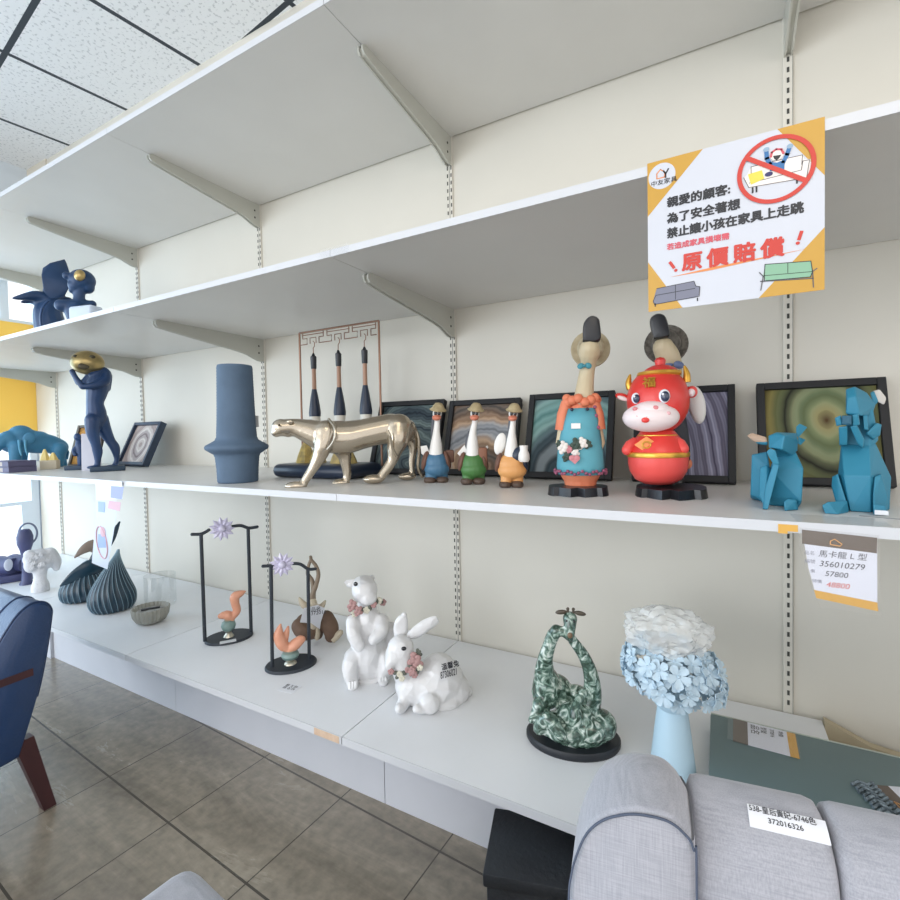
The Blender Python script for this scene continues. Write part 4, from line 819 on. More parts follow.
organic('body', t, M_rw, [
 ('c', [c(215, 600, 95, .012), c(215, 520, 105, .012), c(215, 420, 92, .008), c(212, 330, 74, .0), c(208, 270, 56), c(202, 225, 46)], 4),
 ('e', d(195, 170, -.012), (q(72), q(78), q(72))), ('e', d(215, 215, -.035), (q(50), q(40), q(42))), ('e', d(190, 125, .0), (q(60), q(55), q(36))),
 ('c', [c(130, 340, 40, -.02), c(135, 420, 38, -.045), c(165, 480, 30, -.055)], 3), ('c', [c(290, 350, 42, -.02), c(290, 410, 38, -.045), c(245, 450, 30, -.055)], 3),
 ('c', [c(130, 540, 52, -.01), c(110, 600, 42, -.03), c(128, 690, 34, -.035), c(128, 705, 30, -.045)], 3), ('c', [c(310, 560, 55, -.01), c(320, 610, 45, -.03), c(300, 672, 34, -.035), c(300, 690, 30, -.045)], 3),
 ('c', [c(340, 420, 60, .03), c(350, 500, 60, .03)], 2)], .0028, 3)
b = B(); hull(b, [d(x, y, w) for x, y in ((80, 118), (95, 106), (135, 105), (150, 130), (120, 155), (95, 135)) for w in (.0, .012)]); ell(b, d(122, 130, .006), (q(32), .009, q(22)), seg=12); obj('ear', t, b, M_rw)
b = B(); ell(b, d(235, 108, .02), (q(16), .012, q(18))); obj('ear', t, b, M_rw)
b = B(); ell(b, d(145, 133, -.052), (q(13), .004, q(12)), (0, 0, -.5)); obj('eye', t, b, M_eye)
for xx in (112, 128, 144, 285, 300, 315):
    b = B(); tube(b, [d(xx, 672, -.056), d(xx, 712 if xx < 200 else 695, -.062)], q(9), 8); obj('toe', t, b, M_rw)
garland(t, [d(212+92*math.cos(a), 268-36*math.cos(a*1)+12*math.sin(a*5), -q(86)*math.sin(a)) for a in [2.9-k*.21 for k in range(13)]], 3, q(24))
b = B(); rose(b, d(128, 250, -.042), q(30)); obj('collar_rose', t, b, M_rw2)
b = B(); rose(b, d(160, 285, -.052), q(24)); obj('collar_rose', t, b, M_rw2)
b = B(); lathe(b, [(q(100), 0), (q(104), .006), (q(92), .012)], 28, (d(215, 0).x, .012, 0)); obj('base', t, b, M_rw)
t = put('rabbit_low', 'rabbit_ornament', 'white glazed rabbit crouching with ears up and numbers on its flank', 'ornament', 'white glazed rabbits')
d = PixelOutline('rabbit_low', 330, 560, 5.625); c = d.c; q = d.r
organic('body', t, M_rw, [
 ('c', [c(470, 700, 105, -.0), c(560, 690, 130, .005), c(640, 700, 135, .01), c(690, 735, 100, .01)], 4), ('e', d(610, 640, .005), (q(110), q(110), q(110))), ('e', d(520, 760, -.02), (q(75), q(60), q(75))),
 ('c', [c(440, 660, 70), c(410, 590, 66, -.01), c(400, 520, 72, -.012)], 3), ('e', d(398, 500, -.012), (q(76), q(72), q(84))), ('c', [c(375, 520, 62, -.018), c(345, 565, 40, -.03), c(335, 582, 26, -.035)], 3),
 ('c', [c(430, 720, 50, -.02), c(420, 780, 38, -.03), c(400, 820, 32, -.045), c(388, 826, 24, -.06)], 3), ('c', [c(560, 800, 60, -.05), c(520, 830, 34, -.06), c(488, 832, 24, -.07)], 3), ('e', d(640, 790, -.01), (q(100), q(90), q(55))),
 ('c', [c(740, 760, 40, .01), c(775, 750, 30, .015)], 2)], .0028, 3)
b = B(); P = [d(x, y, .012) for x, y in spline([(398, 440), (398, 390), (404, 345), (418, 305)], 5)]; tube(b, P, [q(40)*math.sqrt(max(.08, 1-(2*i/(len(P)-1)-.9)**2*.8)) for i in range(len(P))], 12, flat=.45, up=(1, 0, 0)); ell(b, P[-1], (q(16), .006, q(16))); obj('ear', t, b, M_rw)
b = B(); P = [d(x, y, .0) for x, y in spline([(440, 430), (490, 400), (545, 365), (605, 335)], 5)]; tube(b, P, [q(36)*math.sqrt(max(.08, 1-(2*i/(len(P)-1)-1.05)**2*.85)) for i in range(len(P))], 12, flat=.4, up=(0, 0, 1)); obj('ear', t, b, M_rw)
b = B(); ell(b, d(416, 492, -.0445), (q(14), .004, q(11))); obj('eye', t, b, M_eye)
garland(t, [d(x, y, -.042) for x, y in ((345, 615), (368, 625), (392, 632), (418, 628), (440, 610), (380, 648), (405, 655), (450, 590), (476, 640), (492, 625), (505, 600))], 5, q(22))
b = B(); rose(b, d(480, 565, -.040), q(44)); obj('collar_rose', t, b, M_rw2)
b = B(); rose(b, d(497, 520, -.034), q(22)); obj('collar_rose', t, b, M_ivy)
b = B(); rose(b, d(465, 620, -.046), q(24)); obj('collar_rose', t, b, M_rw2)
p = d(628, 622, -.068); text('painted_text', t, '\u6eab\u99a8\u5154', q(35), p, M_ink, rot=(math.pi/2-.25, 0, .40), bold=.0004)
p = d(622, 672, -.0735); text('painted_number', t, '87306021', q(50), p, M_ink, rot=(math.pi/2-.1, 0, .40), bold=.0004, sx=.50)
# ---- fluted onion vases at the window end
M_on = mat('deep_teal_glaze', '#183a4c', .35, var='#143446', vs=6, coat=.3); M_ridge = mat('ridge_highlight', '#7c98a6', .4)  # pale ridge colour paints the highlights along the flutes
def onion(t, d, cx, prof, nfl, apex, swirl, name='body'):
    q = d.r; pr = []; 
    for y, w in prof: pr.append((q(w), max(0, d(cx, y).z)))
    x0 = d(cx, prof[0][0]).x; H_ = max(z for r, z in pr); ax = d(*apex).x-x0
    sp = spline(pr, 4); rings = []; seg = nfl*6
    sh = lambda z: x0+ax*(max(0, z/H_-.35)/.65)**1.5
    for r, z in sp:
        rings.append([V3((sh(z)+r*(1-.05*(.5+.5*math.cos(nfl*(a_ := 2*math.pi*i/seg+swirl*z))))*math.cos(2*math.pi*i/seg), r*(1-.05*(.5+.5*math.cos(nfl*(2*math.pi*i/seg+swirl*z))))*math.sin(2*math.pi*i/seg), z)) for i in range(seg)])
    b = B(); ring_loft(b, rings); o = obj(name, t, b, M_on, ang=70)
    b = B()
    for k in range(nfl):
        P = []
        for r, z in sp[2:]:
            a = (2*math.pi*k+math.pi)/nfl-swirl*z; P.append((sh(z)+r*math.cos(a)*1.002, r*math.sin(a)*1.002, z))
        tube(b, P, .0011, 5)
    obj('ridge_lines', o, b, M_ridge)
t = put('onion_b', 'fluted_vase', 'dark teal fluted onion vase in front, with a pointed neck', 'vase', 'dark teal fluted vases')
t.location.z += .002; d = PixelOutline('onion_b', 0, 480, 5)
onion(t, d, 566, [(674, 44), (670, 64), (652, 90), (620, 107), (590, 111), (550, 102), (500, 77), (450, 49), (410, 27), (375, 11), (355, 5)], 26, (592, 355), 2.2)
t = put('onion_a', 'fluted_vase', 'dark teal fluted vase with leaf shaped lips, behind the pointed one', 'vase', 'dark teal fluted vases')
t.location.z += .002; d = PixelOutline('onion_a', 0, 480, 5); q = d.r
onion(t, d, 420, [(612, 46), (608, 70), (590, 98), (560, 108), (530, 104), (490, 82), (450, 48), (420, 24), (410, 8)], 24, (440, 410), 1.5)
def blade(name, pts, m, fl=.3):
    b = B(); P = spline([(*d(x, y, w), q(r)) for x, y, w, r in pts], 5); tube(b, [p[:3] for p in P], [max(.0006, p[3]) for p in P], 12, flat=fl, up=(0, 0, 1)); obj(name, t, b, m)
M_lip = mat('tan_lip_glaze', '#9a8b80', .5)
blade('leaf_lip', ((520, 440, -.03, 40), (450, 448, -.045, 44), (370, 480, -.05, 30), (302, 516, -.045, 3)), M_on)
blade('leaf_lip', ((520, 390, .0, 30), (470, 340, -.01, 34), (420, 352, -.02, 24), (372, 388, -.02, 3)), M_lip)
blade('leaf_lip', ((470, 430, -.01, 30), (500, 380, -.01, 30), (560, 310, .0, 22), (606, 232, .01, 4)), M_on)
# ---- ribbed bowl and glass
t = put('bowl', 'ribbed_bowl', 'small grey ribbed bowl at the front of the platform, right of the teal vases', 'bowl')
d = PixelOutline('bowl', 0, 480, 5); q = d.r; x0 = d(752, 0).x
b = B(); lathe(b, [(q(45), 0), (q(70), .008), (q(86), .028), (q(92), .054), (q(89), .058), (q(83), .054), (q(76), .04), (q(5), .036)], 26*6, (x0*0, 0, 0), flute=.07, nfl=26); obj('bowl', t, b, mat('grey_stoneware', '#a5a59d', .6, var='#98988f', vs=20))
b = B(); ell(b, (0, 0, .041), (q(74), q(74), .008)); obj('filling', t, b, mat('grey_sand', '#b9b8b4', .9, var='#8d8d8a', vs=60))
b = B(); bx(b, -.03, .03, -.006, .006, .048, .054, .001); obj('dark_stick', t, b, M_blk)
q_ = N('clear_glass'); t_ = q_.n('ShaderNodeBsdfTransparent'); t_.inputs[0].default_value = (.97, .98, .98, 1); g_ = q_.n('ShaderNodeBsdfGlossy'); g_.inputs['Roughness'].default_value = .03; fr_ = q_.n('ShaderNodeFresnel'); fr_.inputs[0].default_value = 1.3; ms = q_.n('ShaderNodeMixShader'); ms.inputs[0].default_value = .13; q_.l(t_.outputs[0], ms.inputs[1]); q_.l(g_.outputs[0], ms.inputs[2]); q_.l(ms.outputs[0], q_.t.nodes['Material Output'].inputs[0]); M_clear = q_.m
t = thing('glass_tumbler', 'clear glass cylinder standing behind the grey ribbed bowl', 'glass', (-2.16, -.25, ZP), 0)
b = B(); lathe(b, [(.001, .001), (.052, .001), (.057, .006), (.057, .125)], 36, cap=False); obj('glass', t, b, M_clear)
b = B(); tube(b, [(.0565*math.cos(a*math.pi/18), .0565*math.sin(a*math.pi/18), .125) for a in range(36)], .0012, 6, closed=True); obj('rim', t, b, M_clear)
# ---- white girl bust
M_pl = mat('white_plaster', '#dcdde0', .75, var='#cfd1d6', vs=20, bump=.6, bs=70)
t = put('girl', 'girl_bust', 'white plaster bust of a girl with a bob haircut and flowers', 'bust')
d = PixelOutline('girl', 0, 500, 11.25); c = d.c; q = d.r
organic('bust', t, M_pl, [('e', d(430, 650, .01), (d.r(155), d.r(120), d.r(120))), ('e', d(520, 690, .01), (d.r(110), d.r(110), d.r(105))), ('c', [c(560, 620, 80, .01), c(620, 715, 72, .01), c(640, 790, 44, .01)], 3), ('e', d(345, 720, -.01), (d.r(70), d.r(80), d.r(95))), ('e', d(330, 600), (d.r(60), d.r(80), d.r(60))),
 ('c', [c(450, 780, 80), c(450, 880, 68), c(455, 960, 95), c(455, 1030, 95)], 4)], .0045, 2)
rn = random.Random(4)
for k in range(12):
    b = B(); rose(b, d(330+rn.random()*170, 590+rn.random()*170, -q(95)-.004), q(30)); obj('hair_flower', t, b, M_pl)
# ---- dark lantern figure and binoculars
M_violet = mat('dark_violet_bronze', '#474c74', .45, var='#3e4369', vs=8)
t = put('lantern', 'ring_handled_lantern', 'dark violet lantern with a big ring handle at the window end', 'lantern')
d = PixelOutline('lantern', 0, 500, 11.25); q = d.r
b = B(); pr = [(74, 945), (74, 930), (52, 900), (44, 800), (42, 700), (46, 610), (60, 550), (82, 490), (84, 410), (66, 355), (48, 332), (4, 325)]
lathe(b, [(q(r), max(0, d(310, y).z)) for r, y in pr], 28, (0, 0, 0)); obj('body', t, b, M_violet)
b = B(); p = d(313, 385); tube(b, [(p.x+q(112)*.8*math.cos(a*math.pi/18), 0, p.z+q(135)*math.sin(a*math.pi/18)) for a in range(36)], q(11), 8, closed=True); obj('ring_handle', t, b, mat('grey_ring', '#6f7890', .4, .4))
t = put('binoculars', 'twin_barrel_ornament', 'dark violet twin barrelled ornament with a pale dial, leftmost on the platform', 'ornament')
d = PixelOutline('binoculars', 0, 500, 11.25); q = d.r
for x, nm in ((40, 'barrel'), (190, 'barrel')):
    b = B(); p = d(x, 720); lathe(b, [(q(110), -.03), (q(118), -.02), (q(110), .0), (q(95), .06)], 28, p, rot=(math.pi/2+0, 0, .6)); obj(nm, t, b, M_violet)
b = B(); p = d(95, 725, -.085); ell(b, p, (q(50), .006, q(75)), (0, 0, .6)); obj('dial', t, b, mat('pale_dial', '#d5dbe8', .4))
b = B(); box(b, (0, 0, .018), (.20, .12, .036), bev=.006); obj('base', t, b, M_violet)
b = B(); box(b, (0, 0, .05), (.09, .05, .05), bev=.006); obj('neck', t, b, M_violet)
# ---- entwined giraffes
q_ = N('mottled_green_glaze'); tc = q_.n('ShaderNodeTexCoord'); nz = q_.n('ShaderNodeTexNoise'); nz.inputs['Scale'].default_value = 52; nz.inputs['Detail'].default_value = 3; nz.inputs['Distortion'].default_value = 1.5; q_.l(tc.outputs['Object'], nz.inputs['Vector'])
cr = q_.n('ShaderNodeValToRGB'); e = cr.color_ramp.elements; e[0].position = .36; e[0].color = rgb('#31453a'); e[1].position = .66; e[1].color = rgb('#d8e1da'); x = e.new(.48); x.color = rgb('#577266'); x = e.new(.57); x.color = rgb('#94ab9e'); q_.l(nz.outputs[0], cr.inputs[0]); q_.l(cr.outputs[0], q_.b.inputs['Base Color'])
q_.b.inputs['Roughness'].default_value = .22; q_.b.inputs['Coat Weight'].default_value = .5; M_gir = q_.m
t = put('giraffe', 'giraffe_ornament', 'green mottled pair of giraffes with crossed necks on a black oval base', 'ornament')
d = PixelOutline('giraffe', 515, 600, 5.4545); c = d.c; q = d.r
b = B(); lathe(b, [(.099, 0), (.102, .005), (.102, .013), (.098, .017)], 48, (d(305, 0).x, 0, 0), sy=.72); obj('base', t, b, mat('matt_black_base', '#22262c', .5))
organic('giraffes', t, M_gir, [
 ('c', [c(170, 520, 84, .01), c(170, 450, 74, .01), c(160, 400, 56, .005), c(165, 330, 42, .0), c(185, 260, 36, .0), c(205, 205, 36, .0), c(225, 180, 34, -.005)], 5),
 ('c', [c(225, 175, 34, -.005), c(262, 180, 26, -.008), c(285, 205, 16, -.01)], 3),
 ('e', d(225, 500, .03), (d.r(90), d.r(80), d.r(90))), ('e', d(330, 500, .03), (d.r(70), d.r(50), d.r(40))),
 ('c', [c(390, 590, 70, .0), c(415, 520, 56, .0), c(420, 450, 46, .0), c(405, 370, 38, .0), c(375, 300, 32, .0), c(335, 245, 28, -.002), c(310, 215, 26, -.004)], 5),
 ('c', [c(300, 205, 24, -.012), c(300, 150, 32, -.008), c(300, 105, 40, .0)], 4),
 ('e', d(330, 690, .0), (d.r(190), d.r(150), d.r(70))), ('e', d(200, 690, -.035), (d.r(95), d.r(70), d.r(60))), ('e', d(330, 640, -.02), (d.r(110), d.r(90), d.r(80))), ('e', d(470, 660, -.01), (d.r(80), d.r(90), d.r(75))), ('e', d(260, 735, -.05), (d.r(90), d.r(50), d.r(40))), ('e', d(400, 700, -.04), (d.r(90), d.r(60), d.r(60))),
 ('c', [c(130, 590, 40, -.02), c(110, 640, 28, -.03), c(85, 680, 18, -.04)], 3), ('c', [c(330, 660, 46, -.045), c(330, 600, 30, -.045), c(345, 550, 24, -.03), c(370, 500, 24, -.02)], 3), ('c', [c(130, 720, 34, -.05), c(180, 660, 40, -.055), c(250, 740, 30, -.07)], 3)], .0026, 2)
b = B(); ell(b, d(300, 195, -.022), (q(14), q(10), q(16))); obj('muzzle', t, b, mat('bronze_muzzle', '#7a6149', .4))
for s, x in ((-1, 252), (1, 354)):
    b = B(); ell(b, d(x, 72, .0), (q(32), q(10), q(13)), (0, s*.15, 0), 12); obj('ear', t, b, mat('bronze_ear', '#51483c', .4))
for x in (288, 318):
    b = B(); tube(b, [d(x, 85), d(x, 52)], q(7), 8); ell(b, d(x, 52), q(9), seg=8); obj('horn', t, b, mat('bronze_horn', '#51483c', .4))
for x in (282, 322):
    b = B(); ell(b, d(x, 118, -.014), (q(7), q(5), q(7)), seg=8); obj('eye', t, b, M_eye)
# ---- pale blue vase crowned with flowers
M_pb = mat('pale_blue_matt', '#bcd8e8', .5); M_pf = mat('pale_blue_petal', '#c6dcea', .45)
t = put('flower_vase', 'flower_crown_vase', 'pale blue vase whose rim is a ring of ceramic flowers', 'vase')
d = PixelOutline('flower_vase', 510, 590, 3.913); q = d.r; cx = d(632, 0).x
b = B(); lathe(b, [(q(88), 0), (q(86), .01), (q(70), d(0, 560).z), (q(58), d(0, 470).z), (q(56), d(0, 456).z), (q(66), d(0, 446).z), (q(86), d(0, 420).z), (q(98), d(0, 385).z), (q(100), d(0, 350).z), (q(92), d(0, 345).z), (q(70), d(0, 400).z), (q(4), d(0, 420).z)], 40, (cx, 0, 0)); obj('body', t, b, M_pb)
rn = random.Random(11)
def blossom(par, cc, no, r):
    b = B(); no = V3(no).normalized(); u = no.orthogonal().normalized(); v = no.cross(u); a0 = rn.random()*6
    for k in range(5):
        a = a0+k*1.2566; di = (u*math.cos(a)+v*math.sin(a)); tn = no.cross(di); P = []
        for rr, w, h in ((.10, .08, 0), (.45, .30, .22), (.8, .40, .42), (1.0, .18, .34)):
            P.append([V3(cc)+di*r*rr+tn*r*w+no*r*h*.8, V3(cc)+di*r*rr+no*r*(h*.35), V3(cc)+di*r*rr-tn*r*w+no*r*h*.8])
        top = [[b.verts.new(p) for p in row] for row in P]; bot = [[b.verts.new(p-no*r*.07) for p in row] for row in P]
        for A_, fl in ((top, 0), (bot, 1)):
            for i in range(3):
                for j in range(2): b.faces.new((A_[i][j], A_[i][j+1], A_[i+1][j+1], A_[i+1][j]))
        for i in range(3):
            for j in (0, 2): b.faces.new((top[i][j], top[i+1][j], bot[i+1][j], bot[i][j]))
        for j in range(2):
            b.faces.new((top[0][j], top[0][j+1], bot[0][j+1], bot[0][j])); b.faces.new((top[3][j], top[3][j+1], bot[3][j+1], bot[3][j]))
    ell(b, V3(cc)+no*r*.08, r*.14, seg=8); obj('flower', par, b, M_pf, ang=60)
for row, (y, R_, n, tilt) in enumerate(((300, 158, 17, .15), (345, 166, 17, -.15), (378, 128, 14, -.5), (262, 155, 16, .4), (235, 115, 12, .9))):
    for k in range(n):
        a = 2*math.pi*(k+.5*(row % 2))/n+rn.uniform(-.1, .1); rad = q(R_*rn.uniform(.94, 1.06))*1.08
        z = d(0, y+rn.uniform(-10, 10)).z - .012*math.cos(a)*0 - d.r(34)*math.cos(a)*(.5)
        blossom(t, (cx-q(2)+rad*math.cos(a), rad*math.sin(a)*.8, z), (math.cos(a), math.sin(a), tilt), q(rn.uniform(34, 44)))
# crumpled clear wrap on top
q_ = N('bubble_wrap'); b_ = q_.b; b_.inputs['Base Color'].default_value = rgb('#f4f6f5'); b_.inputs['Roughness'].default_value = .12; b_.inputs['Alpha'].default_value = .5; b_.inputs['Coat Weight'].default_value = .6
tc = q_.n('ShaderNodeTexCoord'); vr = q_.n('ShaderNodeTexVoronoi'); vr.inputs['Scale'].default_value = 70; bp = q_.n('ShaderNodeBump'); bp.inputs['Strength'].default_value = .7; bp.inputs['Distance'].default_value = .006; q_.l(tc.outputs['Object'], vr.inputs['Vector']); q_.l(vr.outputs[0], bp.inputs['Height']); q_.l(bp.outputs[0], b_.inputs['Normal'])
b = B(); v = bmesh.ops.create_icosphere(b, subdivisions=5, radius=1)['verts']
from mathutils import noise
for p in v:
    n = p.co.normalized(); k = 1+.16*noise.noise(n*2.1)+.12*noise.noise(n*5)+.06*noise.noise(n*11)
    p.co = V3((n.x*k*q(158), n.y*k*q(120), n.z*k*q(98)))
wrap = obj('bubble_wrap', None, b, q_.m, ang=30); wrap.location = V3(d.base)+Matrix.Rotation(d.rz, 3, 'Z') @ V3((d(612, 0).x, 0, d(0, 168).z))
tag(wrap, 'crumpled clear bubble wrap stuffed into the pale blue flower vase', 'bubble wrap')
# ================================================================== NOTICES AND TAGS
M_paper = mat('notice_paper', '#cccfd8', .35); M_ny = mat('notice_yellow', '#c6983b', .35); M_nr = mat('notice_red', '#c93a2f', .4); M_nk = mat('notice_black', '#22242b', .4); M_no = mat('notice_orange', '#e08a4c', .4)
M_nb = mat('notice_blue', '#2f6fa8', .4); M_ng = mat('notice_green', '#86b395', .4); M_ngr = mat('notice_grey', '#77798a', .4); M_lines = mat('notice_line', '#5b5a5e', .4); M_skin = mat('notice_cream', '#efe6df', .4); M_pil = mat('notice_lemon', '#e2d152', .4); M_pinkt = mat('notice_pink_red', '#cf5664', .4)
NW, NH = .222, .2295
sign = thing('notice_sheet', 'laminated notice with a red no-climbing circle hanging from the upper shelf', 'notice', (-.2405, -SD-.0012, 1.3645), 0)
def sp(u, v): return (u*NW, -v*NH)
def patch(name, pts, layer, m, par=None):
    b = B(); y = -.0002*layer; prism(b, [sp(*p) for p in pts], y-.0001, y); return obj(name, par or sign, b, m, False)
def stroke(name, pts, w, layer, m, par=None, closed=False):
    b = B(); P = [V3((*sp(*p), 0)) for p in pts]; n = len(P); y = -.0002*layer
    for i in range(n if closed else n-1):
        a, c = P[i], P[(i+1) % n]; t = (c-a).normalized()*w*.5; o = V3((-t.y, t.x, 0))
        prism(b, [(p.x, p.y) for p in (a-t*.6+o, c+t*.6+o, c+t*.6-o, a-t*.6-o)], y-.0001, y)
    return obj(name, par or sign, b, m, False)
b = B(); bx(b, 0, NW, -.0001, .0006, -NH, 0); obj('sheet', sign, b, M_paper, False)
for pts in (((0, 0), (.347, 0), (0, .357)), ((.762, 0), (1, 0), (1, .338)), ((0, .663), (.218, 1), (0, 1)), ((1, .636), (1, 1), (.661, 1))): patch('yellow_corner', pts, 1, M_ny)
circ = lambda cx, cy, rx, ry, n=40: [(cx+rx*math.cos(2*math.pi*k/n), cy+ry*math.sin(2*math.pi*k/n)) for k in range(n)]
lg = patch('logo_disc', circ(.094, .106, .086, .085), 2, M_paper)
stroke('roof_mark', ((.062, .118), (.062, .085), (.085, .062), (.112, .085), (.112, .118), (.062, .118)), .0016, 3, M_no, lg)
stroke('branch_mark', ((.118, .122), (.118, .098), (.104, .075)), .0022, 3, M_nk, lg); stroke('branch_mark', ((.118, .098), (.136, .07)), .0022, 3, M_nk, lg)
def ntext(name, s, u, v, h, m, bold=.0003, sx=1, lay=3):
    return text(name, sign, s, h*NH*1.12, (u*NW, -.0002*lay, -v*NH), m, bold=bold, sx=sx, ext=.00005)
ntext('shop_name', '中友家具', .022, .160, .034, M_nk, .00015, 1.07)
ntext('notice_text', '親愛的顧客:', .125, .318, .063, M_nk, .0007, 1.0)
ntext('notice_text', '為了安全著想', .124, .424, .063, M_nk, .0007, 1.0)
ntext('notice_text', '禁止讓小孩在家具上走跳', .123, .522, .063, M_nk, .0007, .965)
ntext('notice_text', '若造成家具損壞需', .122, .602, .040, M_pinkt, .0004, 1.02)
for k, ch in enumerate('原價賠償'): ntext('headline_character', ch, .215+k*.152, .752, .110, M_nr, .0012, 1.0, 4)
for (a, b2, dot) in (((.142, .690), (.166, .728), (.178, .748)), ((.885, .640), (.872, .682), (.866, .704))):
    stroke('exclamation_mark', (a, b2), .0042, 4, M_nr); patch('exclamation_dot', circ(dot[0], dot[1], .011, .010, 12), 4, M_nr)
patch('underline', ((.142, .787), (.40, .765), (.915, .745), (.40, .783)), 2, M_no)
# picture of a child jumping on a settee inside the red ring
pic = patch('settee_drawing', ((.60, .23), (.62, .19), (.70, .19), (.89, .188), (.90, .22), (.93, .225), (.93, .285), (.905, .33), (.61, .315), (.58, .25)), 2, M_skin)
stroke('drawing_line', ((.621, .23), (.621, .188), (.70, .186), (.89, .19), (.886, .245)), .0009, 3, M_lines, pic)
stroke('drawing_line', ((.58, .244), (.608, .311), (.911, .328), (.925, .228), (.892, .226), (.884, .277), (.61, .285)), .0009, 3, M_lines, pic)
patch('pillow', ((.603, .23), (.679, .224), (.692, .279), (.62, .297)), 4, M_pil, pic)
for u in (.629, .65, .862): stroke('settee_leg', ((u, .318), (u, .348)), .0022, 3, M_nk, pic)
kid = patch('child_body', ((.715, .185), (.735, .19), (.76, .20), (.78, .195), (.80, .197), (.797, .255), (.722, .242)), 4, M_nb, pic)
stroke('child_arm', ((.722, .20), (.706, .16), (.703, .112)), .0052, 4, M_nb, pic); stroke('child_arm', ((.793, .205), (.812, .165), (.824, .128)), .0052, 4, M_nb, pic)
patch('child_hand', circ(.703, .106, .017, .014, 12), 5, mat('notice_grey_blue', '#8fa9c0', .4), pic); patch('child_hand', circ(.826, .121, .017, .014, 12), 5, bpy.data.materials['notice_grey_blue'], pic)
patch('child_head', circ(.759, .152, .036, .034, 20), 5, M_skin, pic); stroke('child_hair', ((.727, .158), (.732, .132), (.755, .120), (.782, .128), (.793, .155)), .0028, 6, M_pinkt, pic)
patch('child_mouth', ((.738, .155), (.782, .160), (.770, .178), (.757, .188), (.745, .175)), 6, M_nk, pic)
patch('child_shoe', circ(.716, .258, .022, .014, 14), 5, mat('notice_navy', '#2c2f62', .4), pic)
n = 64; b = B(); cx, cz = sp(.751, .2385)
for k in range(n):
    a0, a1 = 2*math.pi*k/n, 2*math.pi*(k+1)/n; r0, r1 = .0405, .0462
    prism(b, [(cx+r*math.cos(a), cz+r*math.sin(a)) for r, a in ((r0, a0), (r1, a0), (r1, a1), (r0, a1))], -.0016, -.0015)
ring = obj('prohibition_ring', sign, b, M_nr, False)
stroke('prohibition_bar', ((.600, .132), (.905, .345)), .0062, 7.6, M_nr, ring)
# the two settees at the foot of the notice
g1 = patch('grey_settee', ((.055, .85), (.29, .835), (.30, .87), (.325, .875), (.322, .93), (.30, .945), (.05, .955), (.03, .94), (.04, .90)), 3, M_ngr)
stroke('drawing_line', ((.055, .85), (.29, .837), (.30, .87), (.325, .88), (.320, .94), (.04, .955), (.032, .93), (.05, .895), (.295, .885)), .0009, 4, M_nk, g1); stroke('drawing_line', ((.175, .843), (.175, .94)), .0008, 4, M_nk, g1)
for u in (.045, .31): stroke('settee_leg', ((u, .95), (u, .968)), .0016, 4, M_nk, g1)
g2 = patch('green_settee', ((.695, .80), (.932, .822), (.94, .88), (.93, .915), (.70, .90), (.685, .87)), 3, M_ng)
stroke('drawing_line', ((.695, .80), (.932, .822), (.94, .885), (.93, .915), (.69, .90), (.695, .80)), .001, 4, M_nk, g2); stroke('drawing_line', ((.815, .812), (.815, .872)), .0008, 4, M_nk, g2); stroke('drawing_line', ((.69, .868), (.94, .885)), .0008, 4, M_nk, g2)
for pts in (((.665, .845), (.685, .87), (.672, .955)), ((.962, .87), (.94, .885), (.945, .978)), ((.67, .90), (.945, .925))): stroke('wooden_frame_line', pts, .0013, 4, M_lines, g2)
# ---- price tag hanging under the middle shelf at the right
M_tb = mat('tag_brown', '#685c53', .4); M_to = mat('tag_ochre', '#dba94f', .4); M_tw = mat('tag_white', '#e2e4ef', .35)
q_ = N('clear_sleeve'); t_ = q_.n('ShaderNodeBsdfTransparent'); g_ = q_.n('ShaderNodeBsdfGlossy'); g_.inputs['Roughness'].default_value = .08; ms = q_.n('ShaderNodeMixShader'); ms.inputs[0].default_value = .07; q_.l(t_.outputs[0], ms.inputs[1]); q_.l(g_.outputs[0], ms.inputs[2]); q_.l(ms.outputs[0], q_.t.nodes['Material Output'].inputs[0]); M_sleeve = q_.m
TS = .0833/660   # metres per pixel of the enlarged image crop
pt = thing('price_card', 'handwritten price card in a clear sleeve hanging below the faceted rabbits', 'price card', (-.0435, -SD-.0016, .8075), 0)
def tp(x, y): return ((x-62)*TS, -(y-62)*TS*1.02)
def tpatch(name, pts, lay, m): b = B(); prism(b, [tp(*p) for p in pts], -.0002*lay-.0001, -.0002*lay); return obj(name, pt, b, m, False)
tpatch('card', ((62, 62), (700, 95), (705, 770), (175, 705), (120, 470)), 0, M_tw)
tpatch('brown_band', ((62, 62), (700, 95), (698, 255), (64, 215)), 1, M_tb); tpatch('ochre_band', ((170, 704), (705, 760), (712, 850), (190, 790)), 1, M_to)
b = B(); P = [V3((tp(x, y)[0], -.0005, tp(x, y)[1])) for x, y in ((312, 200), (312, 165), (348, 140), (412, 188), (395, 210), (312, 200))]; tube(b, P, .0007, 5); obj('roof_mark', pt, b, mat('tag_gold', '#dba56a', .4))
tpatch('sleeve', ((40, 40), (715, 66), (740, 900), (230, 890), (150, 700), (40, 260)), 2.2, M_sleeve)
def ttext(s, x, y, h, m, sx=1, sh=0, nm='handwriting'): xx, zz = tp(x, y); text(nm, pt, s, h*TS, (xx, -.0003, zz), m, bold=0, sx=sx, shear=sh, ext=.00004)
M_hand = mat('ink_grey', '#4a4b56', .5); M_redink = mat('red_ink', '#d9695f', .5); M_print = mat('printed_grey', '#8c8d9c', .5)
ttext('品名', 82, 325, 48, M_print, 1, 0, 'print'); ttext('馬卡龍 L 型', 205, 335, 82, M_hand, 1.0, .15)
ttext('編號', 86, 415, 48, M_print, 1, 0, 'print'); ttext('356010279', 212, 440, 88, M_hand, .98, .2)
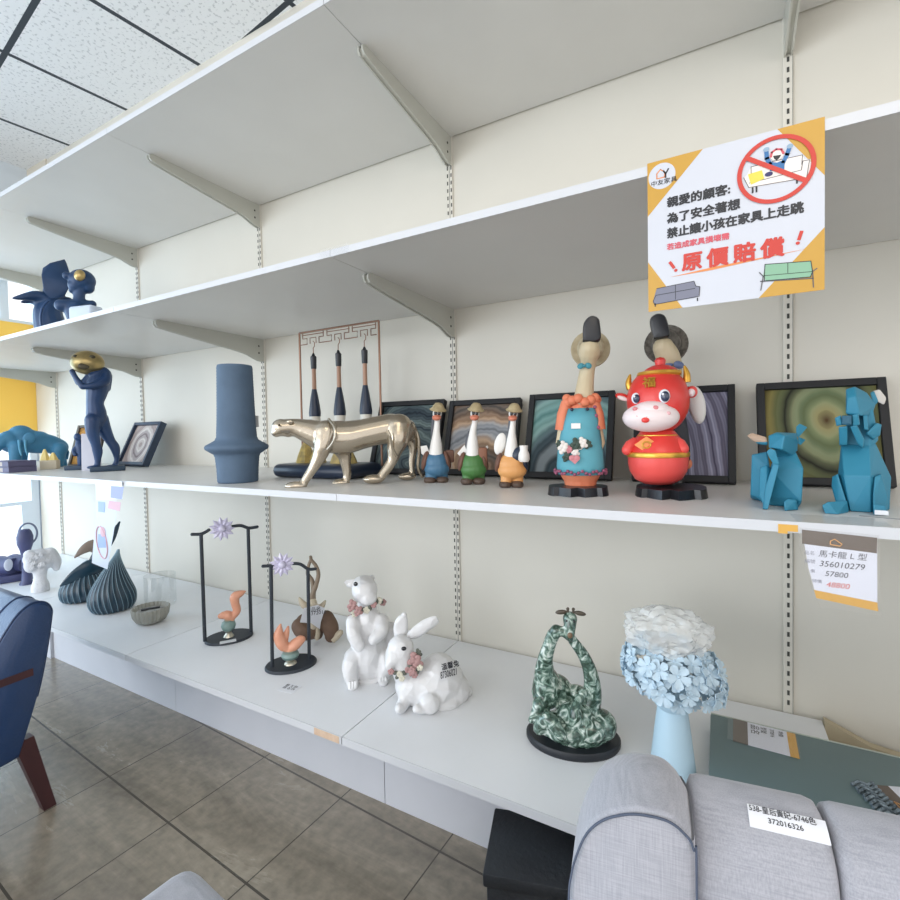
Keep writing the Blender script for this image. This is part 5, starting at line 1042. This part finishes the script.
ttext('價', 138, 515, 40, M_print, 1, 0, 'print'); ttext('57800', 262, 540, 80, M_hand, 1.0, .2)
ttext('特價', 152, 622, 44, M_print, 1, 0, 'print'); ttext('48800', 275, 655, 80, M_redink, 1.0, .2)
b = B(); bx(b, -.071, -.048, -SD-.0012, -SD-.0002, .8035, .813); bx(b, -.071, -.060, -SD-.0012, -SD-.0002, .800, .8035); o = obj('ochre_tape', None, b, M_to, False); tag(o, 'scrap of ochre tape on the middle shelf edge beside the price card', 'tape')
b = B(); bx(b, -.06, .045, -SD+.004, -SD+.07, ZM+.0001, ZM+.0006); o = obj('clear_tape', None, b, M_sleeve, False); o.rotation_euler = (0, 0, .02); tag(o, 'clear tape on the middle shelf top holding the price card', 'tape')
b = B(); bx(b, -.03, .03, -.002, .002, 0, .0006); o = obj('tape_strip', None, b, mat('grey_tape', '#8e9095', .5), False); o.location = (.065, -.485, ZM+.0002); o.rotation_euler = (0, 0, -.3); tag(o, 'thin grey strip of tape lying beside the tall faceted rabbit', 'tape')
b = B(); bx(b, -.93, -.845, -SD-.0012, -SD-.0004, ZU-.002, ZU+.020); bx(b, -.93, -.845, -SD-.0012, -SD+.03, ZU+.0152, ZU+.0160); o = obj('clear_tape', None, b, M_sleeve, False); tag(o, 'clear tape over the seam of the upper shelf boards above the brushes', 'tape')
# ---- long notice strip hanging at the left
st = thing('hanging_strip', 'long pale printed strip hanging from the middle shelf before the teal vases', 'notice', (-1.94, -SD-.004, .812), 0)
def lp(name, pts, lay, m): b = B(); prism(b, pts, -.0004*lay-.0003, -.0004*lay); return obj(name, st, b, m, False)
M_strip = mat('strip_paper', '#c8d0dc', .4); M_sl = mat('strip_lilac', '#8f97c8', .4); M_sr = mat('strip_rose', '#cfa3b0', .4); M_sb = mat('strip_blue', '#8ea6d6', .4)
lp('sheet', ((.002, 0), (.122, -.004), (.118, -.11), (.052, -.286), (-.046, -.276), (-.004, -.10)), 0, M_strip)
lp('tape', ((0, .006), (.16, .004), (.16, -.05), (.0, -.062)), 1, mat('strip_tape', '#dfe6f0', .3)); lp('lilac_block', ((.095, -.012), (.17, -.012), (.155, -.052), (.09, -.05)), 2, M_sl); lp('rose_block', ((.08, -.06), (.15, -.062), (.142, -.09), (.07, -.085)), 2, M_sr); lp('blue_block', ((.012, -.066), (.055, -.066), (.05, -.10), (.01, -.10)), 2, M_sb)
b = B(); tube(b, [(.025+.032*math.cos(a*math.pi/16)-.010*math.sin(a*math.pi/16), -.0008, -.20+.052*math.sin(a*math.pi/16)) for a in range(32)], .0022, 6, closed=True); obj('printed_ring', st, b, M_sr)
lp('printed_figure', ((.004, -.175), (.05, -.17), (.05, -.215), (-.002, -.22)), 1.5, M_sb)
b = B(); ell(b, (.034, -.0012, -.165), (.016, .0006, .017), seg=14); obj('printed_head', st, b, M_sr)
# ================================================================== FURNITURE IN FRONT
# ---- light grey sofa, seen from over its backrest
q_ = N('grey_linen'); tc = q_.n('ShaderNodeTexCoord'); nn = []
for sc_ in ((30, 30, 700), (700, 700, 30)):
    mp = q_.n('ShaderNodeMapping'); mp.inputs['Scale'].default_value = sc_; q_.l(tc.outputs['Object'], mp.inputs[0]); nz = q_.n('ShaderNodeTexNoise'); nz.inputs['Scale'].default_value = 1.2; nz.inputs['Detail'].default_value = 3; q_.l(mp.outputs[0], nz.inputs['Vector']); nn.append(nz)
ad = q_.n('ShaderNodeMath', operation='ADD'); q_.l(nn[0].outputs[0], ad.inputs[0]); q_.l(nn[1].outputs[0], ad.inputs[1])
cr = q_.n('ShaderNodeValToRGB'); e = cr.color_ramp.elements; e[0].position = .38; e[0].color = rgb('#999ba4'); e[1].position = .62; e[1].color = rgb('#afb0b8')
hv = q_.n('ShaderNodeMath', operation='MULTIPLY'); hv.inputs[1].default_value = .5; q_.l(ad.outputs[0], hv.inputs[0]); q_.l(hv.outputs[0], cr.inputs[0]); q_.l(cr.outputs[0], q_.b.inputs['Base Color'])
bp = q_.n('ShaderNodeBump'); bp.inputs['Strength'].default_value = .25; bp.inputs['Distance'].default_value = .002; q_.l(hv.outputs[0], bp.inputs['Height']); q_.l(bp.outputs[0], q_.b.inputs['Normal'])
q_.b.inputs['Roughness'].default_value = .9; q_.b.inputs['Sheen Weight'].default_value = .3; M_lin = q_.m
M_pipe = mat('dark_piping', '#4f586a', .8)
sofa = thing('sofa', 'light grey linen sofa in the right foreground with a printed sticker on its back', 'sofa', (-.213, -.947, 0), .14)
arm = [(-.058, .10), (-.057, .40), (-.055, .52), (-.052, .55), (-.047, .57), (-.038, .592), (-.024, .608), (-.006, .618), (.01, .622), (.028, .622), (.04, .616), (.049, .602), (.051, .556), (.051, .10)]
arms = spline(arm, 4)
def slab(pts, ys): 
    b = B(); rings = []
    cxa = sum(p[0] for p in pts)/len(pts); cza = .45
    for y, k in ys: rings.append([V3((cxa+(x-cxa)*(1-k/.055), y, z-(k if z > .4 else 0))) for x, z in pts])
    ring_loft(b, rings); return b
obj('arm', sofa, slab(arms, ((-.0, .006), (.003, .0012), (.008, 0), (.06, -.001), (.085, .004), (.10, .016), (.106, .03))), M_lin, ang=60)
b = B(); tube(b, [V3((x, -.0008, z-.003)) for x, z in arms[4:-4]], .0011, 6); obj('piping', sofa, b, M_pipe)
prof = [(.012, .10), (.012, .50), (.0145, .55), (.026, .588), (.045, .605), (.07, .611), (.09, .606), (.105, .585), (.112, .54), (.114, .40), (.114, .10)]
pf = spline(prof, 4)
def back(x0, x1, nm):
    b = B(); rings = []
    for x, k in ((x0, .008), (x0+.003, .002), (x0+.01, 0), (x1-.01, 0), (x1-.003, .002), (x1, .008)):
        rings.append([V3((x, .063+(y-.063)*(1-k/.06), z-(k if z > .3 else 0))) for y, z in pf])
    ring_loft(b, rings); return obj(nm, sofa, b, M_lin, ang=60)
back(.0512, .1585, 'back_cushion'); back(.1605, .32, 'back_cushion'); back(.322, .48, 'back_cushion')
b = B(); bx(b, .055, .48, -.42, .012, .22, .34, .03); obj('seat_cushion', sofa, b, M_lin)
b = B(); bx(b, -.055, .48, -.42, .10, .06, .22, .01); obj('base', sofa, b, M_lin)
for x in (-.03, .45):
    for y in (-.38, .07): b = B(); lathe(b, [(.012, 0), (.018, .062)], 14, (x, y, 0)); obj('leg', sofa, b, M_blk)
# sticker following the rounded crown
b = B(); vs = []
def crown(yy): 
    for (y0, z0), (y1, z1) in zip(pf, pf[1:]):
        if y0 <= yy <= y1 and y1 > y0: return z0+(z1-z0)*(yy-y0)/(y1-y0)
    return .6
for layer in (.0012, .0006):
    rows = []
    for j in range(7):
        yy = .0385+.0172*j/6; rows.append([b.verts.new((.0972+.0590*i/6+.0008*j/6, yy, crown(yy)+layer)) for i in range(7)])
    vs.append(rows)
for A_ in vs:
    for j in range(6):
        for i in range(6): b.faces.new((A_[j][i], A_[j][i+1], A_[j+1][i+1], A_[j+1][i]))
st_ = obj('sticker', sofa, b, mat('sticker_white', '#eef0f6', .5), False)
sl = math.atan2(crown(.0557)-crown(.0385), .0172)
def stext(s, x, y, h, sx, nm): text(nm, st_, s, h, (x, y, crown(y)+.0016), M_ink, rot=(sl, 0, 0), bold=.00005, sx=sx, ext=.00003)
stext('538-皇后貴妃-6746色', .0988, .0500, .0066, .84, 'sticker_text'); stext('372016326', .112, .0432, .0062, .95, 'sticker_text')
# ---- grey ottoman at the bottom
ot = thing('ottoman', 'light grey fabric ottoman whose corner shows at the bottom left edge of the floor', 'ottoman', (-.805, -.985, 0), -.10)
b = B(); box(b, (.17, -.16, .235), (.36, .34, .24), bev=.03, seg=4); obj('cushion', ot, b, M_lin)
b = B(); bx(b, .02, .32, -.30, -.02, .06, .115); obj('base', ot, b, M_lin, False)
for x in (.04, .30):
    for y in (-.28, -.04): b = B(); lathe(b, [(.010, 0), (.014, .062)], 12, (x, y, 0)); obj('leg', ot, b, M_blk)
# ---- blue leather armchair
M_leather = mat('navy_leather', '#23406b', .38, var='#1f3a63', vs=6, coat=.15, bump=.12, bs=160); M_wood = mat('dark_red_wood', '#4a2a2c', .45, var='#3b2124', vs=18, stretch=(1, 1, .15))
ch = thing('armchair', 'blue leather armchair with dark wooden legs at the left edge', 'armchair', (-1.66, -.83, 0), 0)
bp_ = [(-.052, .165), (-.010, .30), (.012, .40), (.026, .49), (.027, .512), (.018, .530), (.002, .539), (-.018, .538), (-.040, .522), (-.058, .498), (-.080, .46), (-.105, .40), (-.13, .33), (-.145, .26), (-.145, .165)]
bs = spline(bp_+[bp_[0]], 4)[:-1]
def cap_loft(pts, xs):
    cy = sum(p[0] for p in pts)/len(pts); cz = sum(p[1] for p in pts)/len(pts); b = B()
    ring_loft(b, [[V3((x, cy+(y-cy)*(1-k), cz+(z-cz)*(1-k))) for y, z in pts] for x, k in xs]); return b
obj('backrest', ch, cap_loft(bs, ((0, .06), (-.003, .02), (-.012, 0), (-.50, 0), (-.51, .03))), M_leather, ang=60)
for x in (-.006, -.09): b = B(); tube(b, [V3((x, y*1.0, z)) for y, z in bs[4:-14]], .0028, 6); obj('piping', ch, b, mat('navy_piping', '#1a3054', .4))
b = B(); bx(b, -.50, -.01, -.50, -.10, .19, .30, .03); obj('seat_cushion', ch, b, M_leather)
for x in (-.018, -.495):
    b = B(); hull(b, [V3((x+w, y, z)) for y, z in ((-.060, .205), (-.020, .205), (.020, 0), (-.006, 0)) for w in (-.014, .014)]); obj('leg', ch, b, M_wood, False)
    b = B(); hull(b, [V3((x+w, y, z)) for y, z in ((-.45, .20), (-.41, .20), (-.46, 0), (-.485, 0)) for w in (-.014, .014)]); obj('leg', ch, b, M_wood, False)
    b = B(); hull(b, [V3((x+w+(.008 if x > -.1 else -.008), y, z)) for y, z in ((-.48, .352), (-.48, .372), (-.018, .378), (-.018, .360)) for w in (-.012, .012)]); obj('arm_rail', ch, b, M_wood, False)
    b = B(); hull(b, [V3((x+w, y, z)) for y, z in ((-.47, .36), (-.44, .36), (-.455, .19), (-.43, .19)) for w in (-.012, .012)]); obj('arm_post', ch, b, M_wood, False)
    b = B(); bx(b, x-.012, x+.012, -.46, -.035, .172, .19); obj('side_rail', ch, b, M_wood, False)
# ---- black box by the kick board
bk = thing('storage_box', 'black lidded box on the floor beside the sofa, under the platform edge', 'box', (-.505, -.654, 0), .276)
M_bbox = mat('black_grained_card', '#2e3237', .5, var='#26292e', vs=14, bump=.2, bs=120)
b = B(); bx(b, .006, .224, .006, .144, 0, .165, .003); obj('box', bk, b, M_bbox)
b = B(); bx(b, 0, .23, 0, .15, .165, .19, .004); obj('lid', bk, b, M_bbox)
# ---- sage green top lying on the platform at the right
M_sage = mat('sage_green_laminate', '#6c8183', .45, var='#657a7d', vs=3)
sg = thing('table_top', 'sage green table top lying on the right end of the platform', 'table top', (-.163, -.158, ZP), 0)
b = B(); bx(b, 0, .62, -.40, -.002, .001, .038, .003); obj('panel', sg, b, M_sage)
b = B(); bx(b, .001, .62, -.002, 0, .002, .0385); obj('pale_edge', sg, b, mat('pale_edge', '#b9c0b6', .5), False)  # pale strip puts the light caught by the back rim into colour
b = B(); prism(b, [(.066, 0), (.40, 0), (.40, .205), (.15, .238), (.066, .275)], -.03, -.01); o = obj('beige_offcut', None, b, mat('beige_board', '#b5a98f', .7)); tag(o, 'beige board leaning on the wall past the right end of the platform', 'board')
def card(name, label, loc, rz, w, h, parts):
    t = thing(name, label, 'price card', loc, rz, 'price cards on the sage table top')
    for nm, x0, x1, m, z in parts: b = B(); bx(b, x0, x1, 0, h, z, z+.0006); obj(nm, t, b, m, False)
    return t
c1 = card('price_card', 'price card lying near the back corner of the sage green table top', (-.121, -.250, ZP+.0386), -.03, .12, .088, (('brown_band', 0, .027, M_tb, 0), ('card', .027, .098, M_tw, 0), ('ochre_band', .098, .113, M_to, 0), ('sleeve', -.010, .116, M_sleeve, .0012)))
for k, (s, x, h) in enumerate((('品名', .040, .018), ('型號', .058, .012), ('372016', .074, .010), ('特價', .089, .010))): text('handwriting', c1, s, h, (x-.006, .082, .0008), M_ink, rot=(0, 0, -math.pi/2))
c2 = card('price_card', 'price card with a woven strap lying beside the sofa back on the sage top', (.108, -.358, ZP+.0388), .62, .12, .08, (('brown_band', .018, .042, M_tb, 0), ('card', .042, .12, M_tw, 0)))
b = B(); c2.rotation_euler = (0, 0, .35)
for k in range(9):
    tube(b, [(-.02+.002*(k % 2), .078-.009*k-.004, .002), (-.005, .078-.009*k+.003, .004), (.006, .078-.009*k-.003, .002), (.018, .078-.009*k+.003, .0035)], .003, 6)
obj('woven_strap', c2, b, mat('woven_grey', '#8b9aa3', .8, var='#3f4a52', vs=120))
b = B(); tube(b, [(.025, .02, .001), (.034, .03, .001), (.025, .04, .001), (.025, .02, .001)], .001, 5); obj('roof_mark', c2, b, bpy.data.materials['tag_gold'])
text('handwriting', c2, '57800', .016, (.066, .072, .0008), M_ink, rot=(0, 0, -math.pi/2))
# ================================================================== bring the whole set to room size
for o in list(S.objects):
    if o.parent is None and o.type in ('MESH', 'EMPTY'):
        o.location = o.location*K; o.scale = o.scale*K
